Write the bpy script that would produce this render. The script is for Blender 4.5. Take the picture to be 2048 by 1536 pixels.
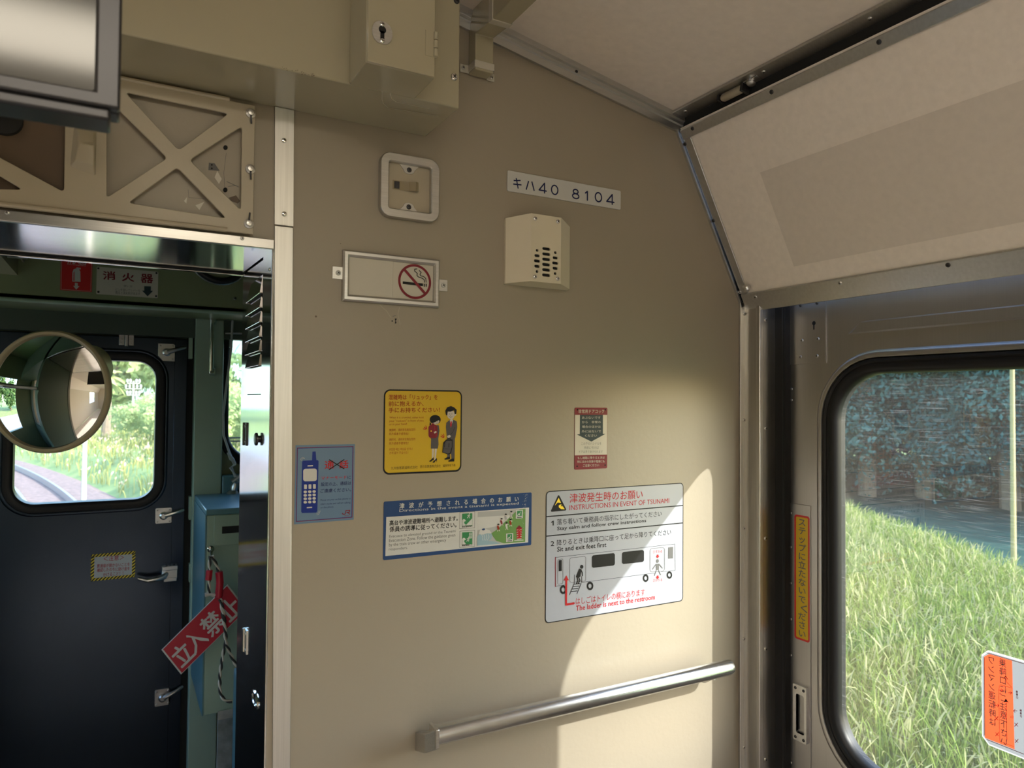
import bpy, bmesh, math, random
import numpy as np
from math import sin, cos, tan, pi, radians, sqrt
from mathutils import Vector, Matrix
from mathutils.geometry import tessellate_polygon

for o in list(bpy.data.objects):
    bpy.data.objects.remove(o)
SC = bpy.context.scene
COL = SC.collection
random.seed(4)

# ------------------------------------------------------------------ camera
EYE = 1.6                      # eye height above the car floor
FPX = 1435.95                  # focal length for a 2048 px wide frame
YAW, PIT, ROLL = 0.49988, 0.02354, 0.00831
_fw = Vector((sin(YAW)*cos(PIT), cos(YAW)*cos(PIT), sin(PIT)))
_r0 = Vector((cos(YAW), -sin(YAW), 0)); _u0 = _r0.cross(_fw)
_R = _r0*cos(ROLL) + _u0*sin(ROLL); _U = -_r0*sin(ROLL) + _u0*cos(ROLL)
cd = bpy.data.cameras.new('camera'); cam = bpy.data.objects.new('camera', cd); COL.objects.link(cam)
cd.sensor_width = 36.0; cd.lens = 36.0*FPX/2048; cd.clip_start = 0.02; cd.clip_end = 900
m3 = Matrix((_R, _U, -_fw)).transposed()
cam.matrix_world = Matrix.Translation((0, 0, EYE)) @ m3.to_4x4()
cd.dof.use_dof = True; cd.dof.focus_distance = 1.42; cd.dof.aperture_fstop = 8.5
SC.camera = cam

# ------------------------------------------------------------------ sky, sun, exposure
SUN_D = Vector((-0.83, 1.0, -0.80)).normalized()      # the way the sunlight travels
w = bpy.data.worlds.new('World'); SC.world = w; w.use_nodes = True
nt = w.node_tree; bg = nt.nodes['Background']
sky = nt.nodes.new('ShaderNodeTexSky'); sky.sky_type = 'NISHITA'; sky.sun_disc = False
sky.sun_elevation = math.asin(-SUN_D.z); sky.sun_rotation = math.atan2(-SUN_D.x, -SUN_D.y)
sky.air_density = 1.2; sky.dust_density = 1.6; sky.ozone_density = 3.0
nt.links.new(sky.outputs[0], bg.inputs[0]); bg.inputs[1].default_value = 1.05
sd = bpy.data.lights.new('sun', 'SUN'); sun = bpy.data.objects.new('sun', sd); COL.objects.link(sun)
sd.energy = 8.0; sd.angle = radians(0.6); sd.color = (1.0, 0.96, 0.91)
sun.rotation_euler = SUN_D.to_track_quat('-Z', 'Y').to_euler(); sun.location = (8, -9, 10)
SC.view_settings.view_transform = 'Standard'; SC.view_settings.look = 'None'
SC.view_settings.gamma = 1.0; SC.view_settings.use_curve_mapping = False
SC.view_settings.exposure = 0.42
SC.cycles.max_bounces = 10; SC.cycles.diffuse_bounces = 6; SC.cycles.glossy_bounces = 5
SC.cycles.transparent_max_bounces = 12; SC.cycles.sample_clamp_indirect = 6.0
SC.cycles.caustics_reflective = False; SC.cycles.caustics_refractive = False

# ------------------------------------------------------------------ measuring help: a sight line meets a real plane
def ray(u, v):
    return _fw + _R*((u-1024)/FPX) - _U*((v-768)/FPX)
class Frame:
    """A plane in the car: origin, right, up and outward axes."""
    def __init__(s, o, ex, ey):
        s.o = Vector(o); s.ex = Vector(ex).normalized(); s.ey = Vector(ey).normalized(); s.ez = s.ex.cross(s.ey)
    def __call__(s, a, b, c=0.0):
        return s.o + s.ex*a + s.ey*b + s.ez*c
    def at(s, u, v, c=0.0):
        d = ray(u, v); e = Vector((0, 0, EYE)); o = s.o + s.ez*c
        t = (o-e).dot(s.ez)/d.dot(s.ez); p = e + d*t - o
        return (p.dot(s.ex), p.dot(s.ey))
    def off(s, c):
        return Frame(s.o+s.ez*c, s.ex, s.ey)
YW = 1.2
def FY(y): return Frame((0, y, 0), (1, 0, 0), (0, 0, 1))       # faces the camera: a = x, b = z
def FX(x): return Frame((x, 0, 0), (0, -1, 0), (0, 0, 1))      # right-hand side faces: a = -y, b = z
W = FY(YW)
XYZ = Frame((0, 0, 0), (1, 0, 0), (0, 1, 0))

# ------------------------------------------------------------------ materials
MATS = {}
def mat(name, col, rough=0.5, metal=0.0, var=0.0, scale=6.0, bump=0.0, bscale=200.0, stretch=None, spec=None, emit=None, coat=0.0, col2=None, detail=3.0, trans=0.0):
    m = bpy.data.materials.new(name); m.use_nodes = True
    n = m.node_tree.nodes; l = m.node_tree.links; b = n['Principled BSDF']
    b.inputs['Base Color'].default_value = (*col, 1); b.inputs['Roughness'].default_value = rough; b.inputs['Metallic'].default_value = metal
    if spec is not None: b.inputs['Specular IOR Level'].default_value = spec
    if coat: b.inputs['Coat Weight'].default_value = coat; b.inputs['Coat Roughness'].default_value = 0.15
    if emit: b.inputs['Emission Color'].default_value = (*col, 1); b.inputs['Emission Strength'].default_value = emit
    if var or bump or col2:
        tc = n.new('ShaderNodeTexCoord'); mp = n.new('ShaderNodeMapping'); l.new(tc.outputs['Object'], mp.inputs[0])
        if stretch: mp.inputs['Scale'].default_value = stretch
    if var or col2:
        tx = n.new('ShaderNodeTexNoise'); tx.inputs['Scale'].default_value = scale; tx.inputs['Detail'].default_value = detail
        l.new(mp.outputs[0], tx.inputs[0])
        mx = n.new('ShaderNodeMix'); mx.data_type = 'RGBA'
        c2 = col2 or tuple(c*(1-var) for c in col); c1 = col if col2 else tuple(min(1, c*(1+var)) for c in col)
        mx.inputs[6].default_value = (*c1, 1); mx.inputs[7].default_value = (*c2, 1)
        mr = n.new('ShaderNodeMapRange'); mr.inputs[1].default_value = 0.3; mr.inputs[2].default_value = 0.7
        l.new(tx.outputs[0], mr.inputs[0]); l.new(mr.outputs[0], mx.inputs[0]); l.new(mx.outputs[2], b.inputs['Base Color'])
    if bump:
        t2 = n.new('ShaderNodeTexNoise'); t2.inputs['Scale'].default_value = bscale; t2.inputs['Detail'].default_value = 2
        l.new(mp.outputs[0], t2.inputs[0]); bp = n.new('ShaderNodeBump'); bp.inputs['Strength'].default_value = bump; bp.inputs['Distance'].default_value = 0.002
        l.new(t2.outputs[0], bp.inputs['Height']); l.new(bp.outputs[0], b.inputs['Normal'])
    MATS[name] = m
    return m
cream = mat('cream_paint', (0.305, 0.265, 0.206), 0.38, var=0.03, scale=3, bump=0.12, bscale=90)
creambox = mat('yellowed_cream_paint', (0.375, 0.338, 0.235), 0.24, coat=1.0, var=0.03, scale=4, bump=0.05, bscale=60)
lattice_m = mat('old_cream_paint', (0.40, 0.35, 0.262), 0.36, var=0.05, scale=8, bump=0.08, bscale=150)
brown_m = mat('brown_board', (0.10, 0.065, 0.04), 0.5, var=0.1)
spring_m = mat('painted_spring', (0.26, 0.21, 0.13), 0.4)
speaker_m = mat('ivory_plastic', (0.62, 0.56, 0.43), 0.42, var=0.02, scale=20, bump=0.04, bscale=400)
ceil_m = mat('ceiling_laminate', (0.82, 0.745, 0.67), 0.55, var=0.035, scale=60, bump=0.06, bscale=300)
incl_m = mat('panel_laminate', (0.82, 0.75, 0.68), 0.5, var=0.035, scale=80, bump=0.06, bscale=300)
mark_m = mat('panel_laminate_darker', (0.70, 0.635, 0.57), 0.5, var=0.03, scale=80)
alu = mat('aluminium', (0.60, 0.60, 0.59), 0.34, 1.0, var=0.05, scale=4, stretch=(1, 40, 40))
alu_v = mat('aluminium_upright', (0.62, 0.61, 0.58), 0.40, 1.0, var=0.06, scale=6, stretch=(60, 60, 1))
steel = mat('brushed_steel', (0.56, 0.55, 0.53), 0.33, 1.0, var=0.07, scale=8, stretch=(1, 60, 60))
steel_v = mat('brushed_steel_upright', (0.55, 0.535, 0.51), 0.30, 1.0, var=0.04, scale=8, stretch=(60, 60, 1))
polished = mat('polished_steel', (0.66, 0.65, 0.63), 0.10, 1.0, var=0.08, scale=6, stretch=(30, 30, 1))
polished_h = mat('polished_steel_header', (0.66, 0.65, 0.63), 0.12, 1.0, var=0.08, scale=6, stretch=(1, 30, 30))
doorsteel = mat('dull_steel', (0.42, 0.41, 0.405), 0.36, 1.0, var=0.03, scale=9, stretch=(80, 80, 1))
enddoor_m = mat('dark_end_door_steel', (0.040, 0.053, 0.074), 0.24, 1.0, var=0.03, scale=9, stretch=(80, 80, 1))
chrome = mat('chrome', (0.75, 0.75, 0.75), 0.12, 1.0)
railm = mat('satin_rail_steel', (0.66, 0.68, 0.69), 0.22, 1.0, var=0.05, scale=40)
rubber = mat('black_rubber', (0.012, 0.012, 0.013), 0.38, spec=0.2)
black = mat('black_void', (0.006, 0.006, 0.006), 0.8)
darkgrey = mat('dark_grey_casing', (0.055, 0.055, 0.06), 0.32, 0.6)
screenm = mat('satin_screen_sheet', (0.055, 0.054, 0.05), 0.10, spec=0.6)
green_cab = mat('cab_green_paint', (0.19, 0.22, 0.12), 0.40, var=0.05, scale=5)
green_lt = mat('cab_light_green_paint', (0.27, 0.37, 0.29), 0.42, var=0.05, scale=6)
teal = mat('cab_teal_paint', (0.09, 0.20, 0.23), 0.35, var=0.05, scale=6)
deep_green = mat('cab_deep_green', (0.035, 0.055, 0.04), 0.5)
red_m = mat('red_print', (0.52, 0.018, 0.02), 0.35)
darkred = mat('maroon_print', (0.19, 0.022, 0.032), 0.4, spec=0.2)
signred = mat('notice_red', (0.42, 0.012, 0.03), 0.35)
text_red = mat('red_ink', (0.40, 0.018, 0.022), 0.45, spec=0.2)
white_m = mat('white_print', (0.52, 0.52, 0.50), 0.35)
ivory_m = mat('ivory_sheet', (0.50, 0.47, 0.40), 0.35)
poster_m = mat('white_poster_sheet', (0.35, 0.37, 0.42), 0.30)
black_ink = mat('black_ink', (0.012, 0.012, 0.014), 0.4, spec=0.2)
grey_ink = mat('grey_ink', (0.12, 0.12, 0.12), 0.45, spec=0.2)
midgrey = mat('mid_grey_print', (0.30, 0.30, 0.31), 0.45)
lamp_m = mat('lamp_cover_lit', (1.0, 0.89, 0.71), 0.5, emit=10.5)
saloon_m = mat('saloon_wall_panel', (0.50, 0.44, 0.34), 0.6)
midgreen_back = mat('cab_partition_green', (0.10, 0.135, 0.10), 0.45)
navy = mat('navy_print', (0.015, 0.025, 0.10), 0.4, spec=0.2)
plate_ink = mat('plate_blue_ink', (0.01, 0.015, 0.07), 0.4, spec=0.2)
bluebg = mat('blue_sticker_sheet', (0.10, 0.18, 0.29), 0.35)
phone_m = mat('phone_blue', (0.01, 0.03, 0.22), 0.35, spec=0.2)
signblue = mat('sign_blue', (0.025, 0.06, 0.16), 0.35, spec=0.2)
yellow_m = mat('yellow_sticker_sheet', (0.54, 0.36, 0.004), 0.35)
yellow2 = mat('yellow_tape', (0.85, 0.62, 0.03), 0.35)
brick_ink = mat('brick_red_ink', (0.26, 0.03, 0.008), 0.45, spec=0.2)
skin_m = mat('print_skin', (0.52, 0.48, 0.43), 0.45)
suit_m = mat('print_suit_grey', (0.085, 0.08, 0.085), 0.45, spec=0.2)
grn_m = mat('print_green', (0.02, 0.19, 0.06), 0.45)
hill_m = mat('print_grass_green', (0.11, 0.24, 0.055), 0.45)
sky_m = mat('print_pale_grey', (0.36, 0.36, 0.35), 0.45)
wave_m = mat('print_wave_blue', (0.24, 0.36, 0.42), 0.45)
slate_m = mat('slate_print', (0.028, 0.046, 0.054), 0.45, spec=0.2)
mirror_m = mat('mirror_silver', (0.86, 0.88, 0.88), 0.015, 1.0)
rim_m = mat('cream_mirror_rim', (0.42, 0.37, 0.24), 0.4)
rope_m = mat('rope_black_white', (0.55, 0.52, 0.44), 0.8)
ropeb_m = mat('rope_dark_strand', (0.03, 0.03, 0.03), 0.8)
cable_m = mat('grey_cable', (0.38, 0.39, 0.38), 0.5)
floor_m = mat('grey_green_floor', (0.03, 0.033, 0.035), 0.5, var=0.1, scale=20)
floorm2 = mat('grey_vinyl_floor', (0.52, 0.46, 0.40), 0.5, var=0.1, scale=20)
plate_floor = mat('scuffed_plate', (0.24, 0.25, 0.24), 0.45, 0.5, var=0.3, scale=25, bump=0.5, bscale=60)

def glass(name, haze, scratch, tint):
    """Thin clear pane with grime: a clear share, a mirrored share by angle, and a veil of dust and fine scratches."""
    m = bpy.data.materials.new(name); m.use_nodes = True; n = m.node_tree.nodes; l = m.node_tree.links; n.clear()
    out = n.new('ShaderNodeOutputMaterial'); tr = n.new('ShaderNodeBsdfTransparent'); tr.inputs[0].default_value = (*tint, 1)
    gl = n.new('ShaderNodeBsdfGlossy'); gl.inputs['Roughness'].default_value = 0.01; gl.inputs['Color'].default_value = (1.0, 0.84, 0.60, 1)   # mirror tint warmed to imitate a yellow reflection
    fr = n.new('ShaderNodeFresnel'); fr.inputs[0].default_value = 1.5
    m1 = n.new('ShaderNodeMixShader'); f2 = n.new('ShaderNodeMath'); f2.operation = 'MULTIPLY'; f2.inputs[1].default_value = 3.2; f2.use_clamp = True  # mirrored share raised to bring the reflection up
    l.new(fr.outputs[0], f2.inputs[0]); l.new(f2.outputs[0], m1.inputs[0]); l.new(tr.outputs[0], m1.inputs[1]); l.new(gl.outputs[0], m1.inputs[2])
    df = n.new('ShaderNodeBsdfTranslucent'); df.inputs[0].default_value = (0.8, 0.8, 0.8, 1)
    d2 = n.new('ShaderNodeBsdfDiffuse'); d2.inputs[0].default_value = (0.8, 0.8, 0.8, 1)
    ms = n.new('ShaderNodeMixShader'); l.new(df.outputs[0], ms.inputs[1]); l.new(d2.outputs[0], ms.inputs[2])
    tc = n.new('ShaderNodeTexCoord'); mp = n.new('ShaderNodeMapping'); mp.inputs['Scale'].default_value = (1, 9, 420)
    l.new(tc.outputs['Object'], mp.inputs[0]); nz = n.new('ShaderNodeTexNoise'); nz.inputs['Scale'].default_value = 1.6; nz.inputs['Detail'].default_value = 4
    l.new(mp.outputs[0], nz.inputs[0]); mr = n.new('ShaderNodeMapRange'); mr.inputs[1].default_value = 0.56; mr.inputs[2].default_value = 0.80
    mr.inputs[3].default_value = haze; mr.inputs[4].default_value = haze+scratch; l.new(nz.outputs[0], mr.inputs[0])
    m2 = n.new('ShaderNodeMixShader'); l.new(mr.outputs[0], m2.inputs[0]); l.new(m1.outputs[0], m2.inputs[1]); l.new(ms.outputs[0], m2.inputs[2])
    l.new(m2.outputs[0], out.inputs[0]); MATS[name] = m
    return m
door_glass = glass('scratched_door_glass', 0.022, 0.15, (0.90, 0.95, 0.93))
cab_glass = glass('cab_window_glass', 0.06, 0.03, (0.93, 0.97, 0.96))

def filmmat(name, col):
    m = bpy.data.materials.new(name); m.use_nodes = True; n = m.node_tree.nodes; l = m.node_tree.links; n.clear()
    out = n.new('ShaderNodeOutputMaterial'); d = n.new('ShaderNodeBsdfDiffuse'); t = n.new('ShaderNodeBsdfTranslucent'); mx = n.new('ShaderNodeMixShader'); mx.inputs[0].default_value = 0.55
    for q in (d, t): q.inputs[0].default_value = (*col, 1)
    l.new(d.outputs[0], mx.inputs[1]); l.new(t.outputs[0], mx.inputs[2]); l.new(mx.outputs[0], out.inputs[0]); MATS[name] = m
    return m
orange_m = filmmat('orange_film', (0.92, 0.10, 0.035)); film_grey = filmmat('grey_film', (0.26, 0.26, 0.27)); film_white = filmmat('white_film', (0.75, 0.75, 0.74))

# ------------------------------------------------------------------ mesh building
def rrect(x0, x1, z0, z1, r, n=7):
    out = []
    for cx, cz, a0 in ((x1-r, z1-r, 0), (x0+r, z1-r, 90), (x0+r, z0+r, 180), (x1-r, z0+r, 270)):
        for k in range(n+1):
            a = radians(a0+90*k/n); out.append((cx+r*cos(a), cz+r*sin(a)))
    return out
def circle(cx, cz, r, n=24, rz=None):
    return [(cx+r*cos(2*pi*k/n), cz+(rz or r)*sin(2*pi*k/n)) for k in range(n)]
class MB:
    def __init__(s): s.v = []; s.f = []; s.mi = []; s.ms = []
    def slot(s, m):
        if m not in s.ms: s.ms.append(m)
        return s.ms.index(m)
    def add(s, vs, fs, m):
        k = len(s.v); i = s.slot(m); s.v.extend(Vector(p) for p in vs)
        for f in fs: s.f.append([k+j for j in f]); s.mi.append(i)
        return s
    def box(s, m, a0, a1, b0, b1, c0, c1, F=XYZ):
        p = [F(a, b, c) for c in (c0, c1) for b in (b0, b1) for a in (a0, a1)]
        return s.add(p, [(0, 2, 3, 1), (4, 5, 7, 6), (0, 1, 5, 4), (2, 6, 7, 3), (0, 4, 6, 2), (1, 3, 7, 5)], m)
    def plate(s, m, loops, c0, c1, F=W, back=True):
        """Flat plate from an outer loop and any holes, thickness c0..c1 along the frame's outward axis."""
        tri = tessellate_polygon([[Vector((a, b, 0)) for a, b in lp] for lp in loops])
        flat = [q for lp in loops for q in lp]; n = len(flat)
        vs = [F(a, b, c1) for a, b in flat]; fs = []
        for t in tri:
            (x0, y0), (x1, y1), (x2, y2) = (flat[i] for i in t)
            t = tuple(t) if (x1-x0)*(y2-y0)-(x2-x0)*(y1-y0) > 0 else tuple(t)[::-1]
            fs.append(t)
        if c0 != c1:
            vs += [F(a, b, c0) for a, b in flat]
            if back: fs += [tuple(n+i for i in t[::-1]) for t in fs[:]]
            k = 0
            for li, lp in enumerate(loops):
                q = len(lp); ar = sum(lp[i][0]*lp[(i+1) % q][1]-lp[(i+1) % q][0]*lp[i][1] for i in range(q))
                for i in range(q):
                    a, b = k+i, k+(i+1) % q
                    fs.append((a, n+a, n+b, b) if (ar > 0) == (li == 0) else (a, b, n+b, n+a))
                k += q
        return s.add(vs, fs, m)
    def ring(s, m, x0, x1, z0, z1, r, prof, F=W, n=7, closed=False, square=False):
        """Rounded-rectangle moulding: profile of (outward offset, height) swept round the rectangle."""
        rows = [rrect(x0-d, x1+d, z0-d, z1+d, r if square else max(r+d, 1e-4), n) for d, c in prof]; q = len(rows[0]); vs = []
        for row, (d, c) in zip(rows, prof): vs += [F(a, b, c) for a, b in row]
        fs = []; k = len(prof)
        for j in range(k if closed else k-1):
            for i in range(q):
                fs.append((j*q+i, j*q+(i+1) % q, ((j+1) % k)*q+(i+1) % q, ((j+1) % k)*q+i))
        return s.add(vs, fs, m)
    def tube(s, m, pts, r, n=12, closed=False, caps=True):
        pts = [Vector(p) for p in pts]; q = len(pts); rs = r if isinstance(r, (list, tuple)) else [r]*q
        vs = []; up = None
        for i, p in enumerate(pts):
            t = (pts[(i+1) % q]-pts[i-1]) if closed else (pts[min(i+1, q-1)]-pts[max(i-1, 0)])
            t.normalize()
            if up is None: up = t.orthogonal().normalized()
            up = (up-t*up.dot(t)).normalized(); sd_ = t.cross(up)
            vs += [p+(up*cos(2*pi*k/n)+sd_*sin(2*pi*k/n))*rs[i] for k in range(n)]
        fs = []
        for i in range(q if closed else q-1):
            j = (i+1) % q
            fs += [(i*n+k, i*n+(k+1) % n, j*n+(k+1) % n, j*n+k) for k in range(n)]
        if caps and not closed: fs += [tuple(range(n))[::-1], tuple((q-1)*n+k for k in range(n))]
        return s.add(vs, fs, m)
    def lathe(s, m, prof, o, ax, n=20, tilt=None):
        """Profile of (radius, height) turned about an axis."""
        ax = Vector(ax).normalized(); e1 = ax.orthogonal().normalized(); e2 = ax.cross(e1); o = Vector(o); vs = []
        for r, h in prof: vs += [o+ax*h+(e1*cos(2*pi*k/n)+e2*sin(2*pi*k/n))*r for k in range(n)]
        fs = []
        for i in range(len(prof)-1): fs += [(i*n+k, i*n+(k+1) % n, (i+1)*n+(k+1) % n, (i+1)*n+k) for k in range(n)]
        if prof[0][0] > 1e-5: fs.append(tuple(range(n))[::-1])
        if prof[-1][0] > 1e-5: fs.append(tuple((len(prof)-1)*n+k for k in range(n)))
        return s.add(vs, fs, m)
    def build(s, name, parent=None, bevel=0.0, smooth=35, merge=False):
        off = Vector((0, 0, 0)); q = parent
        while q is not None: off += Vector(q.location); q = q.parent
        me = bpy.data.meshes.new(name); me.from_pydata([tuple(p-off) for p in s.v], [], s.f)
        for m in s.ms: me.materials.append(m)
        me.polygons.foreach_set('material_index', s.mi)
        if merge:
            b = bmesh.new(); b.from_mesh(me); bmesh.ops.remove_doubles(b, verts=b.verts, dist=1e-6); b.to_mesh(me); b.free()
        me.validate()
        if smooth: me.shade_smooth(); me.set_sharp_from_angle(angle=radians(smooth))
        me.update()
        o = bpy.data.objects.new(name, me); COL.objects.link(o)
        if parent is not None: o.parent = parent
        if bevel:
            bv = o.modifiers.new('bevel', 'BEVEL'); bv.width = bevel; bv.segments = 2; bv.limit_method = 'ANGLE'; bv.angle_limit = radians(40); bv.harden_normals = False
        return o
def thing(name, label, cat, loc=(0, 0, 0), group=None):
    o = bpy.data.objects.new(name, None); COL.objects.link(o); o.location = loc; o.empty_display_size = 0.05
    return tag(o, label, cat, group)
def tag(o, label, cat, group=None, kind=None):
    o['label'] = label; o['category'] = cat
    if group: o['group'] = group
    if kind: o['kind'] = kind
    return o
def struct(o):
    o['kind'] = 'structure'; return o
def at_base(o):
    """Move a one-mesh thing's origin to the middle of its foot."""
    me = o.data; n = len(me.vertices); a = np.empty(n*3); me.vertices.foreach_get('co', a); a = a.reshape(-1, 3)
    c = (a.min(0)+a.max(0))/2; c[2] = a[:, 2].min(); a -= c; me.vertices.foreach_set('co', a.ravel()); me.update(); o.location = Vector(o.location)+Vector(c)
    return o
def screw(parent, F, a, b, c=0.0, r=0.0045, m=None, name='screw', slot=True):
    m = m or chrome; q = MB(); k = r*0.55
    q.lathe(m, [(r*1.0, 0), (r, k*0.3), (r*0.8, k*0.8), (r*0.35, k), (0, k*1.02)], F(a, b, c), F.ez, 14)
    if slot:
        t = random.random()*1.5; e = Frame(F(a, b, c), F.ex*cos(t)+F.ey*sin(t), F.ey*cos(t)-F.ex*sin(t))
        q.box(black, -r*0.55, r*0.55, -r*0.11, r*0.11, k*0.7, k*1.08, e); q.box(black, -r*0.11, r*0.11, -r*0.55, r*0.55, k*0.7, k*1.08, e)
    return q.build(name, parent)

# ------------------------------------------------------------------ printed art: lettering and shapes laid on a sheet
_TC = {}
def glyphs(s, bold=0.0, space=1.0):
    key = (s, bold, space)
    if key in _TC: return _TC[key]
    c = bpy.data.curves.new('lettering', 'FONT'); c.body = s; c.resolution_u = 2; c.offset = bold; c.space_character = space
    o = bpy.data.objects.new('lettering', c); COL.objects.link(o)
    dg = bpy.context.evaluated_depsgraph_get(); me = o.evaluated_get(dg).to_mesh()
    vs = [(v.co.x, v.co.y) for v in me.vertices]; fs = [tuple(p.vertices) for p in me.polygons]
    o.evaluated_get(dg).to_mesh_clear(); bpy.data.objects.remove(o); bpy.data.curves.remove(c)
    xs = [p[0] for p in vs] or [0, 1]; ys = [p[1] for p in vs] or [0, 1]
    _TC[key] = (vs, fs, (min(xs), max(xs), min(ys), max(ys)))
    return _TC[key]
class Art:
    """Print on a plane. Coordinates are those of an enlarged view (origin, scale) sighted on the real plane."""
    LAY = 0.00015
    def __init__(s, F, ox, oy, sc, base=0.0008):
        s.F = F.off(base); s.k = (ox, oy, sc); s.parts = {}; s.n = 0
    def pt(s, x, y):
        ox, oy, sc = s.k; return s.F.at(ox+x/sc, oy+y/sc)
    def mb(s, part): return s.parts.setdefault(part, MB())
    def lift(s, lay):
        s.n += 1; return lay*s.LAY+(s.n % 40)*3.5e-6
    def raw(s, part, m, loops, lay):
        c = s.lift(lay); s.mb(part).plate(m, loops, c, c, s.F); return s
    def poly(s, part, m, pts, lay=1, *holes): return s.raw(part, m, [[s.pt(*p) for p in pts]]+[[s.pt(*p) for p in h] for h in holes], lay)
    def ell(s, part, m, cx, cy, rx, ry=None, lay=1, n=20): return s.poly(part, m, circle(cx, cy, rx, n, ry or rx), lay)
    def rr(s, part, m, x0, y0, x1, y1, r, lay=1, sk=0.0, hole=0):
        """Rounded rectangle; sk = how far the right side sits lower than the left."""
        f = lambda lp: [(x, y+sk*(x-x0)/(x1-x0)) for x, y in lp]
        hs = [f(rrect(x0+hole, x1-hole, y0+hole, y1-hole, max(r-hole, 1)))] if hole else []
        return s.poly(part, m, f(rrect(x0, x1, y0, y1, r)), lay, *hs)
    def line(s, part, m, pts, wd, lay=1, closed=False):
        """A stroke of even width (view pixels)."""
        p = [Vector(s.pt(*q)) for q in pts]; hw = wd/2*(Vector(s.pt(pts[0][0]+1, pts[0][1]))-p[0]).length
        mb = s.mb(part); q = p+[p[0]] if closed else p
        for a, b in zip(q, q[1:]):
            d = b-a
            if d.length < 1e-7: continue
            d.normalize(); n = Vector((-d.y, d.x))*hw
            mb.plate(m, [[tuple(a-n), tuple(b-n), tuple(b+n), tuple(a+n)]], *[s.lift(lay)]*2, s.F)
        for a in q if len(q) > 2 or wd > 8 else ():
            mb.plate(m, [circle(a.x, a.y, hw, 8)], *[s.lift(lay)]*2, s.F)
        return s
    def text(s, part, m, body, p0, p1, h, bold=0.0, spread=False, lay=2, mirror=False):
        a = Vector(s.pt(*p0)); b = Vector(s.pt(*p1)); t = Vector(s.pt(p0[0], p0[1]-h)); d = b-a; L = d.length; d.normalize(); u = Vector((-d.y, d.x))
        if u.dot(t-a) < 0: u = -u
        H = abs((t-a).dot(u))
        if spread:
            n = len(body); cell = H*1.0
            for i, ch in enumerate(body):
                if ch.strip(): s._put(part, m, ch, a+d*((L-cell)*i/max(n-1, 1)), d, u, cell, H, bold, lay, True)
        else: s._put(part, m, body, a, d, u, L, H, bold, lay)
        return s
    def _put(s, part, m, body, a, d, u, L, H, bold, lay, em=False):
        vs, fs, (x0, x1, y0, y1) = glyphs(body)
        if em: x0, x1, y0, y1 = 0.0, (1.0 if x1 > 0.75 else 0.62), -0.09, 0.85
        q = s.mb(part); c = lay*s.LAY; t = bold*H
        for i, (ox, oy) in enumerate(((0, 0), (t, 0), (-t, 0), (0, t), (0, -t)) if bold else ((0, 0),)):      # heavier strokes: the glyph laid again, a hair aside
            P = []
            for x, y in vs:
                w_ = a+d*((x-x0)/(x1-x0)*L+ox)+u*((y-y0)/(y1-y0)*H+oy); P.append(s.F(w_.x, w_.y, c+i*4e-6))
            q.add(P, fs, m)
    def vtext(s, part, m, body, p0, p1, wd, bold=0.0, lay=2, flip=False):
        """Upright column of characters from p0 (top middle) to p1 (bottom middle)."""
        a = Vector(s.pt(*p0)); b = Vector(s.pt(*p1)); n = len(body)
        e = (Vector(s.pt(p0[0]+wd, p0[1]))-a); Wd = abs(e.x); d = Vector((1, 0)) if e.x > 0 else Vector((-1, 0))
        if flip: d = -d
        H = (a-b).length/n; u = Vector((0, 1))
        for i, ch in enumerate(body):
            q = a.lerp(b, (i+1)/n)+u*H*0.06-d*Wd/2
            if ch.strip(): s._put(part, m, ch, q, d, u, Wd, H*0.92, bold, lay, True)
        return s
    def sheet(s, part, m, x0, y0, x1, y1, r_m, thick, lay=0):
        """The sheet itself, squared up: corners given in the view, radius and thickness in metres."""
        c = [s.pt(x0, y0), s.pt(x1, y1)]
        s.mb(part).plate(m, [rrect(min(c[0][0], c[1][0]), max(c[0][0], c[1][0]), min(c[0][1], c[1][1]), max(c[0][1], c[1][1]), r_m)], -thick, lay*s.LAY, s.F)
        return s
    def build(s, parent, labels=None, **kw):
        out = {}
        for k, q in s.parts.items():
            o = q.build(k, parent, smooth=0); out[k] = o
            if labels and k in labels: o['label'] = labels[k]
        return out
def box_of(pts):
    return min(p[0] for p in pts), max(p[0] for p in pts), min(p[1] for p in pts), max(p[1] for p in pts)
# ------------------------------------------------------------------ the car shell
MX = -0.1                                            # middle of the car
def mirx(x): return 2*MX-x
cA = W.at(1015, 66); cB = W.at(1335, 225)            # ceiling line on the bulkhead
csl = (cB[1]-cA[1])/(cB[0]-cA[0])
CE = (1.075, cB[1]+csl*(1.075-cB[0]))                # outer edge of the flat ceiling
CC = (MX+0.35, cB[1]+csl*(MX+0.35-cB[0]))
PA = W.at(1353, 256); PB = W.at(1486, 614)           # top and foot of the slanting side panel
REAR = -5.0
OPL, OPR, OPT = mirx(0.215), 0.215, 1.85             # passage opening
# bulkhead facing the camera, with the passage cut out of it
wl = MB()
prof_r = [(OPR, 0), (1.30, 0), (1.30, 1.83), (1.09, 2.23), CC, (MX, CC[1]+0.01), (MX, OPT), (OPR, OPT)]
wl.plate(cream, [prof_r], -0.03, 0, W)
prof_l = [(mirx(a), b) for a, b in prof_r]
drv = [(-1.30, 1.05), (-0.60, 1.05), (-0.60, 1.86), (-1.30, 1.86)]
wl.plate(cream, [prof_l, drv], -0.03, 0, W)
front = struct(wl.build('wall_front', smooth=0))
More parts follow.
